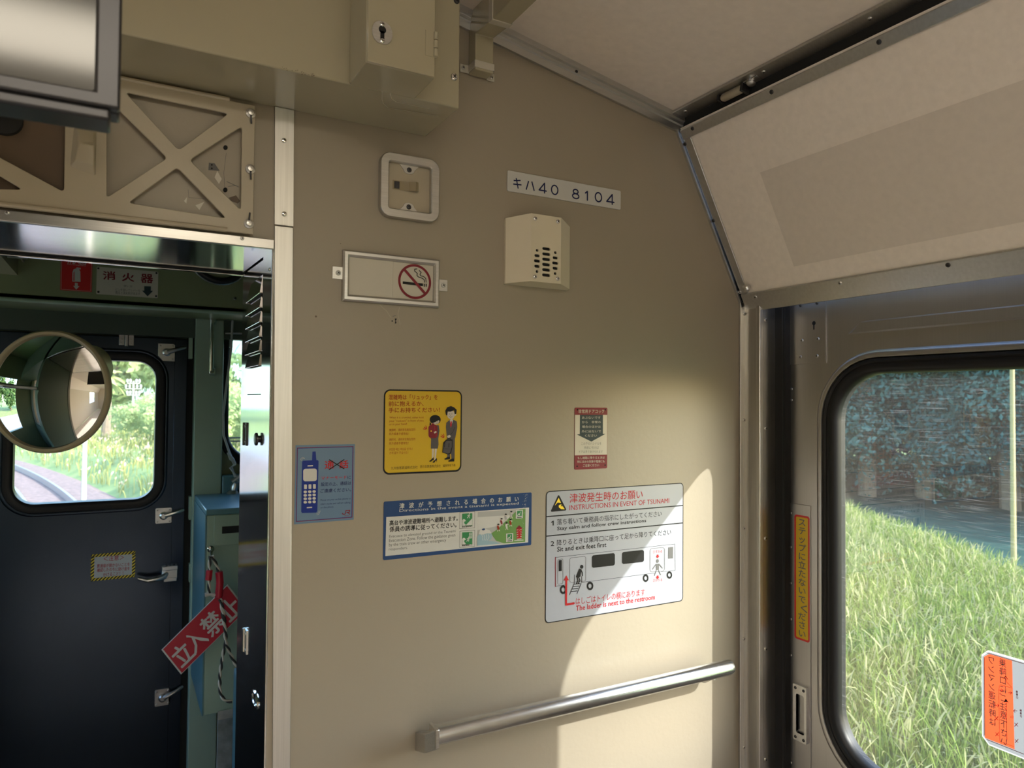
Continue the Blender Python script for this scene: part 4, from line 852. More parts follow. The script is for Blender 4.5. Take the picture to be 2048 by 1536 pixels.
ar.poly('picture', wave_m, [(1265, 752), (1266, 640), (1300, 600), (1360, 590), (1430, 585), (1455, 620), (1440, 670), (1400, 690), (1480, 700), (1560, 728)], 5); ar.poly('picture', white_m, [(1285, 610), (1300, 560), (1350, 540), (1420, 560), (1445, 600), (1390, 598), (1330, 615)], 6); ar.poly('picture', signblue, [(1320, 545), (1355, 535), (1365, 555), (1335, 565)], 7)
for k in range(4): ar.line('picture', white_m, [(1320+k*28, 612), (1335+k*26, 645), (1330+k*20, 685)], 5, 6)
for x, y, m in ((1530, 530, brick_ink), (1570, 460, darkred), (1622, 405, midgrey), (1690, 372, sky_m), (1632, 512, white_m), (1682, 470, brick_ink)):
    ar.line('picture', m, [(x-8, y-16), (x, y+14)], 22, 7); ar.line('picture', skin_m, [(x, y+14), (x-14, y+45)], 8, 6); ar.line('picture', skin_m, [(x, y+14), (x+16, y+42)], 8, 6); ar.ell('picture', skin_m, x, y-34, 13, 14, 7, 12); ar.ell('picture', black_ink, x-2, y-42, 14, 10, 8, 12); ar.line('picture', skin_m, [(x, y-14), (x+24, y-26)], 6, 6)
for j in range(5): ar.poly('picture', text_red, [(1748+j*2, 540+j*28), (1788, 522+j*27), (1826-j*2, 535+j*28), (1826-j*2, 548+j*28), (1750, 553+j*28)], 6); ar.poly('picture', ivory_m, [(1760, 554+j*28), (1815, 549+j*28), (1815, 560+j*28), (1760, 566+j*28)], 6)
ar.poly('picture', darkred, [(1745, 545), (1785, 498), (1828, 535)], 7); ar.line('picture', white_m, [(1725, 690), (1840, 682)], 8, 6)
for x, y, b_ in ((1745, 312, False), (1625, 602, True)):
    ar.poly('picture', white_m, [(x, y), (x+86, y-6), (x+85, y+98), (x-1, y+106)], 7)
    ar.poly('picture', grn_m, [(x+14, y+8), (x+74, y+4), (x+73, y+70), (x+13, y+76)], 8); ar.line('picture', white_m, [(x+20, y+66), (x+35, y+45), (x+48, y+60)], 9, 9); ar.line('picture', white_m, [(x+55, y+20), (x+50, y+40), (x+40, y+50)], 6, 9); ar.line('picture', black_ink, [(x+14, y+92), (x+72, y+87)], 8, 8)
random.seed(9)
for k in range(70):
    x = 1865+random.gauss(0, 14); y = random.uniform(110, 330) if k < 50 else random.uniform(330, 760); ar.ell('wear', sky_m, x-(y-200)*.12, y, random.uniform(1, 4), None, 10, 6)
ar.build(st, {'wear': 'white flecks where the print has worn off'})

# ------------------------------------------------------------------ emergency door cock plate
st = thing('door_cock_plate', 'small upright plate with maroon ends and a dark slate arrow pointing down', 'sign', W(*W.at(1181, 936)))
ar = Art(W, 1130, 800, 10.24, 0.0008)
ar.sheet('plate', darkred, 200, 156, 862, 1398, 0.003, 0.0006)
ar.poly('plate', ivory_m, [(204, 304), (862, 304), (858, 1118), (200, 1134)], 1)
ar.poly('pictogram', slate_m, [(304, 304), (775, 304), (775, 694), (830, 692), (538, 852), (240, 705), (300, 700)], 2)
tx = lambda s_, x0, y0, x1, y1, h, m=white_m, b=0.0, sp=False: ar.text('lettering', m, s_, (x0, y0), (x1, y1), h, b, sp, lay=3)
tx('非常用ドアコック', 272, 272, 800, 270, 78, ivory_m)
for s_, y, x0, x1 in (('あぶないです', 388, 345, 725), ('から　非常の', 480, 345, 728), ('場合のほかは', 572, 345, 728), ('外に出ないで', 668, 340, 735), ('ください', 756, 405, 650)): tx(s_, x0, y, x1, y-2, 52, ivory_m)
for s_, y, x0, x1 in (('この下のハンドルを', 922, 330, 740), ('手前に引けば', 1005, 385, 690), ('ドアは手であけられます', 1088, 285, 770)): tx(s_, x0, y, x1, y-4, 56, grey_ink)
for s_, y, x0, x1 in (('もし線路に降りるときは', 1214, 255, 808), ('特にほかの列車や電車にも', 1292, 250, 808), ('ご注意ください', 1370, 365, 695)): tx(s_, x0, y, x1, y-10, 54, ivory_m)
ar.build(st)
for x, y in ((255, 198), (828, 198), (248, 1357), (822, 1332)): screw(st, W, *ar.pt(x, y), 0.0010, 0.0016, black, 'rivet', False)

# ------------------------------------------------------------------ large white tsunami notice
st = thing('tsunami_notice', 'large white notice with red title and a railcar diagram, half in sunlight', 'notice', W(*W.at(1228, 1225)))
ar = Art(W, 1080, 960, 5.12, 0.0006)
c = [ar.pt(*p) for p in ((60, 110), (1465, 32), (1468, 1236), (52, 1474))]
x0_, x1_, z1_, z0_ = (c[0][0]+c[3][0])/2, (c[1][0]+c[2][0])/2, (c[0][1]+c[1][1])/2, (c[2][1]+c[3][1])/2
ar.raw('sheet', poster_m, [rrect(x0_, x1_, z0_, z1_, 0.009)], 0); e_ = 0.0018
ar.raw('border', black_ink, [rrect(x0_, x1_, z0_, z1_, 0.009), rrect(x0_+e_, x1_-e_, z0_+e_, z1_-e_, 0.0075)], 1)
for (ya, yb) in ((372, 264), (572, 442)):
    za = ar.pt(60, ya)[1]; zb = ar.pt(1464, yb)[1]; z = (za+zb)/2; ar.raw('border', black_ink, [[(x0_, z-.0011), (x1_, z-.0011), (x1_, z+.0011), (x0_, z+.0011)]], 1)
tx = lambda s_, x0, y0, x1, y1, h, m=black_ink, b=0.0, sp=False: ar.text('lettering', m, s_, (x0, y0), (x1, y1), h, b, sp, lay=2)
tx('津波発生時のお願い', 302, 236, 1050, 190, 96, text_red, .004); tx('INSTRUCTIONS IN EVENT OF TSUNAMI', 300, 310, 1322, 234, 52, text_red)
ar.poly('lettering', black_ink, [(140, 416), (140, 465), (128, 466), (128, 432), (114, 440), (113, 430), (132, 417)], 2); tx('落ち着いて乗務員の指示にしたがってください', 172, 462, 1245, 372, 62); tx('Stay calm and follow crew instructions', 175, 526, 1085, 440, 46, b=.022)
tx('2', 108, 676, 143, 674, 48, b=.02); tx('降りるときは乗降口に座って足から降りてください', 172, 674, 1340, 560, 62); tx('Sit and exit feet first', 175, 734, 678, 684, 48, b=.022)
tx('はしごはトイレの横にあります', 365, 1280, 1072, 1182, 74, text_red); tx('The ladder is next to the restroom', 368, 1340, 1175, 1222, 52, text_red, .022)
P = lambda m, pts, l=2, *h: ar.poly('pictogram', m, pts, l, *h); Ln = lambda m, pts, wd, l=2, cl=False: ar.line('pictogram', m, pts, wd, l, cl)
P(black_ink, [(190, 155), (198, 160), (268, 300), (262, 312), (118, 326), (110, 316), (182, 160)], 2); P(yellow2, [(190, 182), (214, 234), (180, 230), (150, 262)], 3); P(yellow2, [(222, 252), (252, 300), (215, 298), (192, 280), (190, 262), (205, 250)], 3)
P(black_ink, [(222, 252), (232, 272), (222, 268), (208, 268)], 4)
Ln(black_ink, [(160, 792), (1380, 655), (1383, 925), (1240, 940)], 3); Ln(black_ink, [(160, 1088), (250, 1075)], 3); Ln(black_ink, [(430, 1048), (1175, 952)], 3); Ln(darkred, [(157, 792), (157, 1090)], 9)
rr_ = lambda x0, y0, x1, y1, r, m, wd=4, sk=-12, l=2: ar.rr('pictogram', m, x0, y0, x1, y1, r, l, sk, wd)
rr_(178, 812, 236, 1070, 14, grey_ink, 4, -8); P(black_ink, [(190, 822), (222, 817), (222, 930), (190, 934)]); rr_(302, 795, 470, 1052, 22, grey_ink, 4, -16); rr_(1124, 700, 1276, 945, 26, grey_ink, 4, -12)
ar.rr('pictogram', black_ink, 530, 772, 766, 900, 22, 2, -26); ar.rr('pictogram', black_ink, 838, 738, 1064, 862, 22, 2, -24); P(grey_ink, [(1312, 690), (1362, 684), (1360, 802), (1310, 806)])
for x, y, a, b in ((236, 1122, 34, 45), (511, 1084, 34, 44), (1081, 1004, 29, 40), (1324, 972, 28, 38)): P(black_ink, circle(x, y, a, 24, b), 3, circle(x, y, a*.5, 24, b*.5))
Ln(text_red, [(345, 1262), (265, 1275), (268, 1020)], 19, 4); P(text_red, [(268, 975), (294, 1026), (242, 1028)], 4)
ar.ell('pictogram', black_ink, 426, 888, 16, 20, 4); P(black_ink, [(400, 905), (425, 915), (412, 990), (390, 1000), (365, 992)], 4); Ln(black_ink, [(418, 920), (432, 950), (434, 980)], 9, 4); Ln(black_ink, [(378, 995), (388, 1030), (372, 1060)], 10, 4); Ln(black_ink, [(395, 995), (408, 1028), (392, 1056)], 10, 4)
Ln(black_ink, [(352, 970), (354, 1048), (302, 1172)], 5, 4); Ln(black_ink, [(420, 1060), (376, 1166)], 5, 4); Ln(black_ink, [(425, 985), (428, 1050)], 5, 4)
for k in range(4): Ln(black_ink, [(347-k*10, 1066+k*25), (412-k*11, 1060+k*25)], 6, 4)
ar.ell('pictogram', grey_ink, 1202, 828, 14, 19, 4); P(grey_ink, [(1186, 858), (1218, 856), (1216, 920), (1188, 922)], 4)
for pts in ([(1186, 862), (1150, 915)], [(1218, 860), (1253, 903)], [(1190, 925), (1170, 980)], [(1212, 922), (1234, 972)]): Ln(grey_ink, pts, 7, 4)
for y in (780, 994): P(text_red, [(1195, y-16), (1212, y-17), (1212, y-2), (1222, y-3), (1203, y+20), (1184, y), (1195, y-1)], 4)
tx('①すわる', 1155, 752, 1250, 744, 30, text_red); tx('②おりる', 1155, 1044, 1250, 1036, 30, text_red)
ar.build(st)
# ------------------------------------------------------------------ driver's cab beyond the passage
YB = 2.75; B = FY(YB); CEIL2 = 2.25
q = MB()
gw0, gw1, gz0_, gz1_ = -0.2895, 0.108, B.at(150, 1003)[1], B.at(250, 722)[1]
fr = 0.027
rw = rrect(0.343, 1.08, B.at(480, 918)[1], B.at(475, 650)[1], 0.10); lw_ = [(mirx(a), b) for a, b in rw]
q.plate(green_cab, [[(-1.52, 0), (1.35, 0), (1.35, CEIL2), (-1.52, CEIL2)], [(-0.398, 0.03), (0.198, 0.03), (0.198, 1.80), (-0.398, 1.80)], rw, lw_[::-1]], -0.05, 0, B); struct(q.build('wall_cab_front', smooth=0))
q = MB()
for x, sg in ((-1.47, 1), (1.27, -1)):
    F_ = Frame((x, 0, 0), (0, sg, 0), (0, 0, 1)); q.plate(green_cab, [[(sg*(YW+.03), 0), (sg*YB, 0), (sg*YB, CEIL2), (sg*(YW+.03), CEIL2)], [(sg*1.62, 0.98), (sg*2.55, 0.98), (sg*2.55, 1.86), (sg*1.62, 1.86)]][:2 if sg > 0 else 1], -0.05, 0, F_)
struct(q.build('wall_cab_side', smooth=0))
q = MB(); q.box(green_cab, -1.5, 1.35, YW+0.03, YB, CEIL2, CEIL2+0.05); struct(q.build('ceiling_cab'))
q = MB(); q.box(floor_m, -1.5, 1.35, YW+0.03, YB+0.05, -0.06, 0); struct(q.build('floor_cab'))
# frames of the two front windows and their glass
for nm, x0, x1, w_ in (('window_1', 0.343, 1.08, rw), ('window_2', mirx(1.08), mirx(0.343), lw_)):
    e = struct(thing(nm, '', '', (x0, YB, 1.4))); del e['label'], e['category']
    z0_, z1_ = min(p[1] for p in rw), max(p[1] for p in rw)
    q = MB(); q.ring(rubber, x0, x1, z0_, z1_, 0.10, [(0.034, 0.0), (0.030, 0.010), (0.012, 0.012), (0.0, 0.002), (-0.004, -0.02), (0, -0.05)], B, n=8); q.build('window_gasket', e, smooth=50)
    q = MB(); q.plate(cab_glass, [rrect(x0-0.003, x1+0.003, z0_-0.003, z1_+0.003, 0.10)], -0.03, -0.03, B); q.build('window_pane', e, smooth=0)
# gangway door at the end of the car
gd = struct(thing('door_2', '', '', (MX, YB, 0))); del gd['label'], gd['category']
BD = FY(YB-0.02)
q = MB(); q.plate(enddoor_m, [[(-0.405, 0.02), (0.203, 0.02), (0.203, 1.806), (-0.405, 1.806)], rrect(gw0-fr, gw1+fr, gz0_-fr, gz1_+fr, 0.085)], -0.04, 0, BD); q.ring(enddoor_m, gw0, gw1, gz0_, gz1_, 0.06, [(0.040, 0), (0.036, 0.003), (fr, 0.0)], BD, n=8); q.build('leaf', gd, bevel=0.003)
q = MB(); q.ring(rubber, gw0, gw1, gz0_, gz1_, 0.06, [(fr+.002, -0.01), (fr, 0.008), (0.012, 0.010), (0.0, 0.003), (-0.002, -0.02), (0.0, -0.045), (fr, -0.045)], BD, n=8); gk = q.build('window_gasket', gd, smooth=50); gk['label'] = 'thick black rubber window gasket'
q = MB(); q.plate(cab_glass, [rrect(gw0-.003, gw1+.003, gz0_-.003, gz1_+.003, 0.06)], -0.02, -0.02, BD); q.build('window_pane', gd, smooth=0)
q = MB(); z_ = BD.at(330, 690)[1]; q.box(enddoor_m, BD.at(350, 700)[0], 0.203, 0.03, 1.80, 0, 0.004, BD); q.build('edge_strip', gd, bevel=0.001)
def latch(u, v, w_, h_, tip, six=False, name='latch', m=alu):
    a, b = BD.at(u, v); pl = [(a-w_, b-h_*.4), (a-w_*.4, b-h_), (a+w_, b-h_), (a+w_, b+h_*.9), (a+w_*.8, b+h_), (a-w_, b+h_)] if six else rrect(a-w_, a+w_, b-h_, b+h_, 0.004, 3)
    q = MB(); q.plate(m, [pl], 0.0, 0.004, BD); o = q.build(name, gd, bevel=0.0008)
    q = MB(); q.lathe(m, [(0.014, 0), (0.013, 0.010), (0.008, 0.014), (0, 0.014)], BD(a, b, 0.004), BD.ez, 18)
    t = BD.at(*tip, 0.02); d = Vector((t[0]-a, t[1]-b)); q.tube(m, [BD(a+d.x*k, b+d.y*k, 0.012+0.006*sin(k*pi)) for k in (0.05, .3, .6, .9, 1.0)], [0.008, 0.008, 0.006, 0.006, 0.004], 10); q.build('latch_lever', o)
    for sx in (-1, 1):
        for sz in (-1, 1): 
            if not (six and sx*sz > 0 and sx < 0): screw(o, BD, a+sx*w_*.75, b+sz*h_*.75, 0.004, 0.0035, steel)
latch(333, 705, 0.026, 0.030, (372, 694), True); latch(327, 1031, 0.025, 0.026, (368, 1020)); latch(325, 1394, 0.024, 0.028, (366, 1374), m=doorsteel)
q = MB(); a, b = BD.at(253, 676); q.box(doorsteel, a-0.022, a-0.006, b-0.025, b+0.010, 0, 0.006, BD); q.box(doorsteel, a+0.006, a+0.022, b-0.025, b+0.010, 0, 0.006, BD); q.box(doorsteel, a-0.0045, a+0.0045, b-0.028, b+0.052, 0.0, 0.009, BD); bo = q.build('top_bolt', gd, bevel=0.001)
for sx in (-1, 1):
    for z in (-0.019, -0.006): screw(bo, BD, a+sx*0.014, b+z, 0.006, 0.003, steel)
a, b = BD.at(340, 1145); a1, b1 = BD.at(275, 1152)
q = MB(); q.box(alu, a-0.026, a+0.022, b-0.020, b+0.020, 0, 0.012, BD); q.box(alu, a-0.026, a+0.022, b+0.012, b+0.026, 0, 0.022, BD); q.box(alu, a-0.02, a+0.020, b-0.027, b-0.014, 0, 0.018, BD); lk = q.build('door_lock', gd, bevel=0.0015)
for sx in (-.012, 0, .012): screw(lk, Frame(BD(a+sx, b+0.026, 0.011), (1, 0, 0), (0, 1, 0)), 0, 0, 0, 0.003, darkgrey)
q = MB(); q.tube(alu, [BD(a-0.012, b-0.001, 0.012), BD(a-0.02, b-0.004, 0.035), BD(a-0.04, b-0.009, 0.042), BD(a-0.07, b-0.011, 0.042), BD(a1, b1, 0.038)], [0.007, 0.010, 0.0085, 0.007, 0.005], 14); q.build('door_handle', gd)
# caution sticker on the gangway door
st = thing('caution_sticker', 'small caution sticker with yellow and black striped border on the dark end door', 'sticker', BD(*BD.at(225, 1158)))
ar = Art(BD, 0, 900, 2.415, 0.0008)
c = [ar.pt(*p) for p in ((440, 505), (654, 488), (652, 615), (438, 633))]; x0_, x1_, z1_, z0_ = (c[0][0]+c[3][0])/2, (c[1][0]+c[2][0])/2, (c[0][1]+c[1][1])/2, (c[2][1]+c[3][1])/2
ar.raw('sheet', yellow2, [rrect(x0_, x1_, z0_, z1_, 0.003, 3)], 0); e_ = 0.0095
for k in range(-3, 14):
    for za, zb in ((z0_, z0_+e_), (z1_-e_, z1_)):
        x = x0_+k*0.0105; pl = [(max(x0_, min(x1_, x+s_)), z) for s_, z in ((0, za), (0.0052, za), (0.0052+e_, zb), (e_, zb))]
        if pl[1][0]-pl[0][0] > 1e-4 or pl[2][0]-pl[3][0] > 1e-4: ar.raw('sheet', black_ink, [pl], 1)
k = 0; z = z0_+e_
while z < z1_-e_-0.004:
    for xa, xb in ((x0_, x0_+e_), (x1_-e_, x1_)): ar.raw('sheet', black_ink, [[(xa, z), (xb, min(z+e_*.8, z1_-e_)), (xb, min(z+e_*.8+0.005, z1_-e_+.003)), (xa, z+0.005)]], 1)
    z += 0.0105
ar.raw('sheet', white_m, [rrect(x0_+e_, x1_-e_, z0_+e_, z1_-e_, 0.002, 3)], 2)
for s_, xa, ya, xb, yb, h in (('＜注意＞', 500, 538, 598, 530, 25), ('貫通扉が開かないことを', 468, 570, 626, 560, 18), ('確認したのちに掛け金を', 468, 590, 626, 580, 18), ('かけること！！', 498, 612, 595, 604, 18)): ar.text('lettering', text_red, s_, (xa, ya), (xb, yb), h, 0.008, lay=3)
ar.build(st)
# door frame: black joint, jamb, hinge-side plates
q = MB(); q.box(black, 0.203, 0.230, YB-0.012, YB-0.001, 0, 1.83)
q.box(deep_green, -0.50, 0.45, YB-0.05, YB-0.001, 1.809, CEIL2)
struct(q.build('trim_10'))
q = MB()
for v0, v1 in ((672, 718), (992, 1038), (1126, 1162)):
    a, z1 = BD.at(380, v0); z0 = BD.at(380, v1)[1]; q.box(green_lt, a-0.004, a+0.008, YB-0.04, YB-0.001, z0, z1)
struct(q.build('trim_11', bevel=0.001))
# the deep lintel box with the extinguisher signs
YL = 2.5; L = FY(YL); zl0 = L.at(0, 600)[1]
q = MB(); q.box(green_cab, -1.46, 1.26, YL, YL+0.02, zl0, CEIL2); q.box(green_cab, -1.46, 1.26, YL, YB-0.05, zl0-0.002, zl0+0.02); q.tube(green_lt, [L(-1.46, zl0+0.004, 0.001), L(1.26, zl0+0.004, 0.001)], 0.006, 10)
lt = struct(q.build('wall_cab_lintel')); a, b = L.at(470, 597); screw(lt, L, a, b, 0, 0.006)
st = thing('extinguisher_sticker', 'square red sticker with a white fire extinguisher symbol over an arrow, in the cab', 'sticker', L(*L.at(152, 583)))
ar = Art(L, 0, 500, 6.0235, 0.0008)
c = [ar.pt(*p) for p in ((725, 480), (1105, 510))]; x0_, x1_ = c[0][0], c[1][0]; z0_ = (c[0][1]+c[1][1])/2; z1_ = z0_+0.112
ar.raw('sheet', red_m, [rrect(x0_, x1_, z0_, z1_, 0.002, 3)], 0); ar.raw('border', white_m, [rrect(x0_+.002, x1_-.002, z0_+.002, z1_-.002, 0.002, 3), rrect(x0_+.0028, x1_-.0028, z0_+.0028, z1_-.0028, 0.0015, 3)], 1)
ar.poly('pictogram', white_m, [(872, 380), (872, 270), (885, 235), (915, 222), (950, 228), (968, 262), (970, 384)], 1); ar.poly('pictogram', red_m, [(884, 372), (886, 275), (897, 250), (897, 372)], 2); ar.poly('pictogram', white_m, [(918, 222), (924, 208), (972, 216), (972, 234), (945, 230)], 1)
ar.poly('pictogram', white_m, [(902, 395), (937, 398), (937, 434), (957, 436), (918, 478), (882, 432), (902, 434)], 1)
ar.text('lettering', white_m, '消火器', (808, 160), (1045, 182), 78, 0.01, True); ar.text('lettering', white_m, 'Fire extinguisher', (812, 180), (1040, 202), 18)
ar.build(st)
st = thing('extinguisher_plate', 'ivory plate with red extinguisher lettering and a blue-black arrow, in the cab', 'sign', L(*L.at(255, 592)))
ar = Art(L, 0, 500, 6.0235, 0.0012)
c = [ar.pt(*p) for p in ((1165, 200), (1910, 262), (1898, 578), (1160, 532))]; x0_, x1_, z1_, z0_ = (c[0][0]+c[3][0])/2, (c[1][0]+c[2][0])/2, (c[0][1]+c[1][1])/2, (c[2][1]+c[3][1])/2
ar.mb('plate').plate(ivory_m, [rrect(x0_, x1_, z0_, z1_, 0.003, 3)], -0.0012, 0, ar.F)
ar.text('lettering', darkred, '消', (1243, 355), (1390, 360), 100, 0.03); ar.text('lettering', darkred, '火', (1472, 372), (1615, 382), 98, 0.03); ar.text('lettering', darkred, '器', (1697, 392), (1842, 400), 104, 0.03)
for s_, xa, ya, xb, yb, h in (('使い方', 1488, 444, 1595, 452, 26), ('ピンを抜いてレバーを', 1392, 492, 1690, 508, 32), ('握ると消火剤が出ます', 1390, 528, 1688, 546, 34)): ar.text('lettering', grey_ink, s_, (xa, ya), (xb, yb), h)
ar.poly('pictogram', slate_m, [(1738, 436), (1818, 438), (1816, 490), (1842, 494), (1778, 558), (1710, 488), (1738, 490)], 2)
o_ = ar.build(st)
for p in ((1185, 220), (1885, 278), (1185, 505), (1880, 556)): screw(st, L, *ar.pt(*p), 0.0014, 0.003, black, 'rivet', False)
# small casing and perforated tray at the lintel, top left
cs = thing('cab_switch_casing', 'pale angular casing under a perforated tray at the top left of the cab lintel', 'casing', L(-0.30, 1.98))
q = MB(); a, b = L.at(36, 551); a2 = L.at(20, 530)[0]
q.add([L(*p) for p in ((-0.42, b+0.075, 0), (a, b+0.075, 0), (a, b, 0), (-0.42, b+0.004, 0), (-0.42, b+0.04, 0.10), (a-0.03, b+0.037, 0.10), (a-0.03, b+0.075, 0.10), (-0.42, b+0.075, 0.10))], [(0, 1, 2, 3), (3, 2, 5, 4), (4, 5, 6, 7), (1, 6, 5, 2), (7, 6, 1, 0)], creambox); q.build('casing_body', cs, smooth=0)
a, b = L.at(62, 526); q = MB(); q.plate(alu, [[(-0.42, b-0.004), (a-0.004, b), (a+0.003, b+0.012), (a-0.01, b+0.05), (-0.42, b+0.05)]]+[rrect(a-0.028-k*0.017, a-0.022-k*0.017, b+0.008+r*0.018, b+0.018+r*0.018, 0.002, 3) for k in range(8) for r in range(2)], 0.06, 0.064, L); q.build('perforated_tray', cs)
q = MB(); q.box(alu, a-0.02, a-0.016, b+0.0, b+0.06, 0, 0.06, L); q.build('tray_bracket', cs)
# round fan guard by the lintel
a, b = L.at(440, 512, .08); fg = thing('round_fan', 'round black-rimmed fan hanging high in the cab, just below the steel header', 'fan', L(a, b, 0))
rf = abs(L.at(440, 562, .08)[1]-b)
q = MB(); q.tube(rubber, [L(a+rf*cos(t), b+rf*sin(t), 0.08) for t in np.linspace(0, 2*pi, 41)[:-1]], 0.010, 10, True); q.tube(steel, [L(a+(rf+.01)*cos(t), b+(rf+.01)*sin(t), 0.078) for t in np.linspace(0, 2*pi, 41)[:-1]], 0.003, 6, True); q.build('rim', fg)
q = MB(); q.lathe(green_cab, [(rf, 0), (rf*.98, 0.01), (rf*.5, 0.02), (0, 0.022)], L(a, b, 0.06), L.ez, 32); q.build('fan_face', fg); q = MB(); q.tube(green_cab, [L(a, b, 0), L(a, b, 0.065)], 0.03, 14); q.build('mount', fg)
# pillar with grab handle
pl0, pl1 = FY(YB-0.06).at(388.5, 800)[0], FY(YB-0.06).at(446, 800)[0]
q = MB(); q.box(green_lt, pl0, pl1, YB-0.06, YB-0.001, 0, zl0); struct(q.build('trim_12', bevel=0.004)); PP = FY(YB-0.06)
gh = thing('cab_grab_handle', 'short vertical chromed grab handle on the green cab pillar', 'handle', PP(*PP.at(424, 745)))
a, b1 = PP.at(424, 640, .03); b0 = PP.at(424, 742, .03)[1]
q = MB(); q.tube(chrome, [PP(a, b1, 0.03), PP(a, (b0+b1)/2, 0.03), PP(a, b0, 0.03)], 0.0075, 14); q.build('grip', gh)
for z in (b1, b0):
    q = MB(); q.box(chrome, a-0.006, a+0.012, z-0.010, z+0.010, 0, 0.032, PP); q.box(green_lt, a-0.002, a+0.016, z-0.016, z+0.012, 0, 0.004, PP); q.build('end_bracket', gh, bevel=0.002)
# desk shelf under the right window and teal dado
q = MB(); zsl = B.at(480, 925)[1]; q.box(teal, pl1+0.002, 1.26, YB-0.06, YB-0.001, 0.6, zsl-0.04); struct(q.build('trim_13', bevel=0.004))
# wiper rod and grey cable at the right front window
q = MB(); c_ = [B.at(*p, .045) for p in ((463, 640), (460, 700), (452, 760), (444, 830), (445, 870), (455, 900), (467, 930))]
q.tube(cable_m, [B(a, b, 0.075) for a, b in c_], 0.004, 8)
for k in range(2):
    t = [B.at(*p, .07) for p in ((455, 905), (460+k*6, 918), (470, 925+k*3), (463-k*4, 935), (470+k*4, 955), (480-k*5, 970))]; q.tube(cable_m, [B(a, b, 0.075+k*0.008) for a, b in t], 0.0035, 8)
cb = thing('grey_cable', 'grey cable hanging beside the right front cab window, tied in a loop', 'cable', B(*B.at(465, 985), 0.07)); q.build('cord', cb)
a, b = B.at(463, 980, .07); q = MB(); q.lathe(alu, [(0.024, 0), (0.022, 0.01), (0.012, 0.02), (0.014, 0.03), (0.010, 0.045), (0.012, 0.05), (0, 0.055)], B(a+0.004, b-0.02, 0.08), (0.2, 0, 1), 14); q.tube(alu, [B(a+0.0, b+0.03, 0.08), B(a+0.03, b+0.05, 0.08), B(a+0.045, b+0.07, 0.08)], 0.008, 10); q.build('plug', cb)
q = MB(); a, b = B.at(449, 667, .03); q.tube(alu, [B(a, b, 0.05), B(a+0.3, b+0.01, 0.05)], 0.004, 8); q.tube(alu, [B(a+0.02, b+0.06, 0.03), B(a+0.02, b-0.05, 0.05)], 0.006, 8); tag(at_base(q.build('blind_rod')), 'thin metal blind rod across the top of the right front cab window', 'rod')
q = MB()
for v in (876, 883): a, b = B.at(462, v, -.06); q.tube(black, [B(a-0.03, b, -0.07), B(a+0.8, b, -0.07)], 0.003, 6)
tag(at_base(q.build('wiper_arm')), 'pair of thin dark wiper arms crossing the right front cab window outside', 'wiper')
# cabinet under the window
CF = 2.31; Cc = FY(CF); ca_, ct_ = Cc.at(412, 1022); cz0 = Cc.at(412, 1432)[1]
cab = thing('cab_cabinet', 'green cabinet with a teal top behind the red notice board in the cab', 'cabinet', (0.5, 2.5, 0))
cbk = YB-0.065
q = MB(); q.box(green_lt, ca_+0.003, 0.95, CF+0.004, cbk, cz0, ct_-0.014); q.build('body', cab, bevel=0.003)
q = MB(); q.box(teal, ca_, 0.95, CF, cbk, ct_-0.014, ct_+0.004); q.build('top', cab, bevel=0.003); q = MB(); q.box(teal, ca_-0.001, ca_+0.003, CF+0.004, cbk, cz0, ct_-0.014); q.build('side_panel', cab)
z0, z1 = Cc.at(430, 1092)[1], Cc.at(430, 1032)[1]; x0 = Cc.at(428, 1060)[0]
q = MB(); q.plate(green_lt, [rrect(x0, 0.75, z0, z1, 0.008, 4)], 0, 0.006, Cc.off(-0.004)); fl2 = q.build('drop_flap', cab, bevel=0.001)
s0, s1_, s2 = Cc.at(444, 1053), Cc.at(490, 1066), 0
q = MB(); q.box(black, s0[0], 0.62, Cc.at(460, 1066)[1], s0[1], 0.002, 0.0026, Cc); q.build('slot', fl2)
# hook, rope and red notice board
hk = Cc.at(422, 1105, .01); hook = thing('wall_hook', 'small chromed hook on the green cabinet front holding the rope', 'hook', Cc(hk[0], hk[1], 0))
q = MB(); q.lathe(chrome, [(0.010, -0.004), (0.010, 0.0), (0.005, 0.003), (0.0, 0.004)], Cc(hk[0], hk[1]+0.008, 0), Cc.ez, 14); q.build('rosette', hook)
q = MB(); q.tube(chrome, [Cc(hk[0], hk[1]+0.008, 0.0), Cc(hk[0], hk[1]+0.006, 0.018), Cc(hk[0], hk[1]-0.008, 0.024), Cc(hk[0], hk[1]-0.014, 0.034), Cc(hk[0], hk[1]-0.006, 0.042)], 0.0035, 8); q.build('bend', hook)
NO = FY(CF-0.055)
nb = thing('no_entry_board', 'tilted red board with white no-entry characters hanging from a rope in the cab', 'sign', NO(*NO.at(410, 1345)))
cn = [NO.at(*p) for p in ((323, 1300), (362, 1349), (494, 1219), (455.5, 1169))]
q = MB(); q.plate(white_m, [cn], -0.003, 0, NO); cc_ = Vector((sum(p[0] for p in cn)/4, sum(p[1] for p in cn)/4)); c2 = [tuple(cc_+(Vector(p)-cc_)*Vector((0.965, 0.965)).x) for p in cn]
q.plate(signred, [c2], 0.0003, 0.0006, NO); q.build('board', nb, smooth=0)
ar = Art(NO, 0, 900, 2.415, 0.0008)
def ch(body, cx, cy, sz):
    ang = math.atan2(-(650-965), 1100-780); e = Vector((cos(ang), -sin(ang))); u_ = Vector((-sin(ang), -cos(ang))); a = Vector((cx, cy))-e*sz/2-u_*sz/2; b = a+e*sz
    A_ = Vector(ar.pt(*a)); B_ = Vector(ar.pt(*b)); T2 = Vector(ar.pt(*(a+u_*sz))); d = (B_-A_); Ld = d.length; ar._put('lettering', white_m, body, A_, d.normalized(), (T2-A_).normalized(), Ld, (T2-A_).length, 0.02, 2)
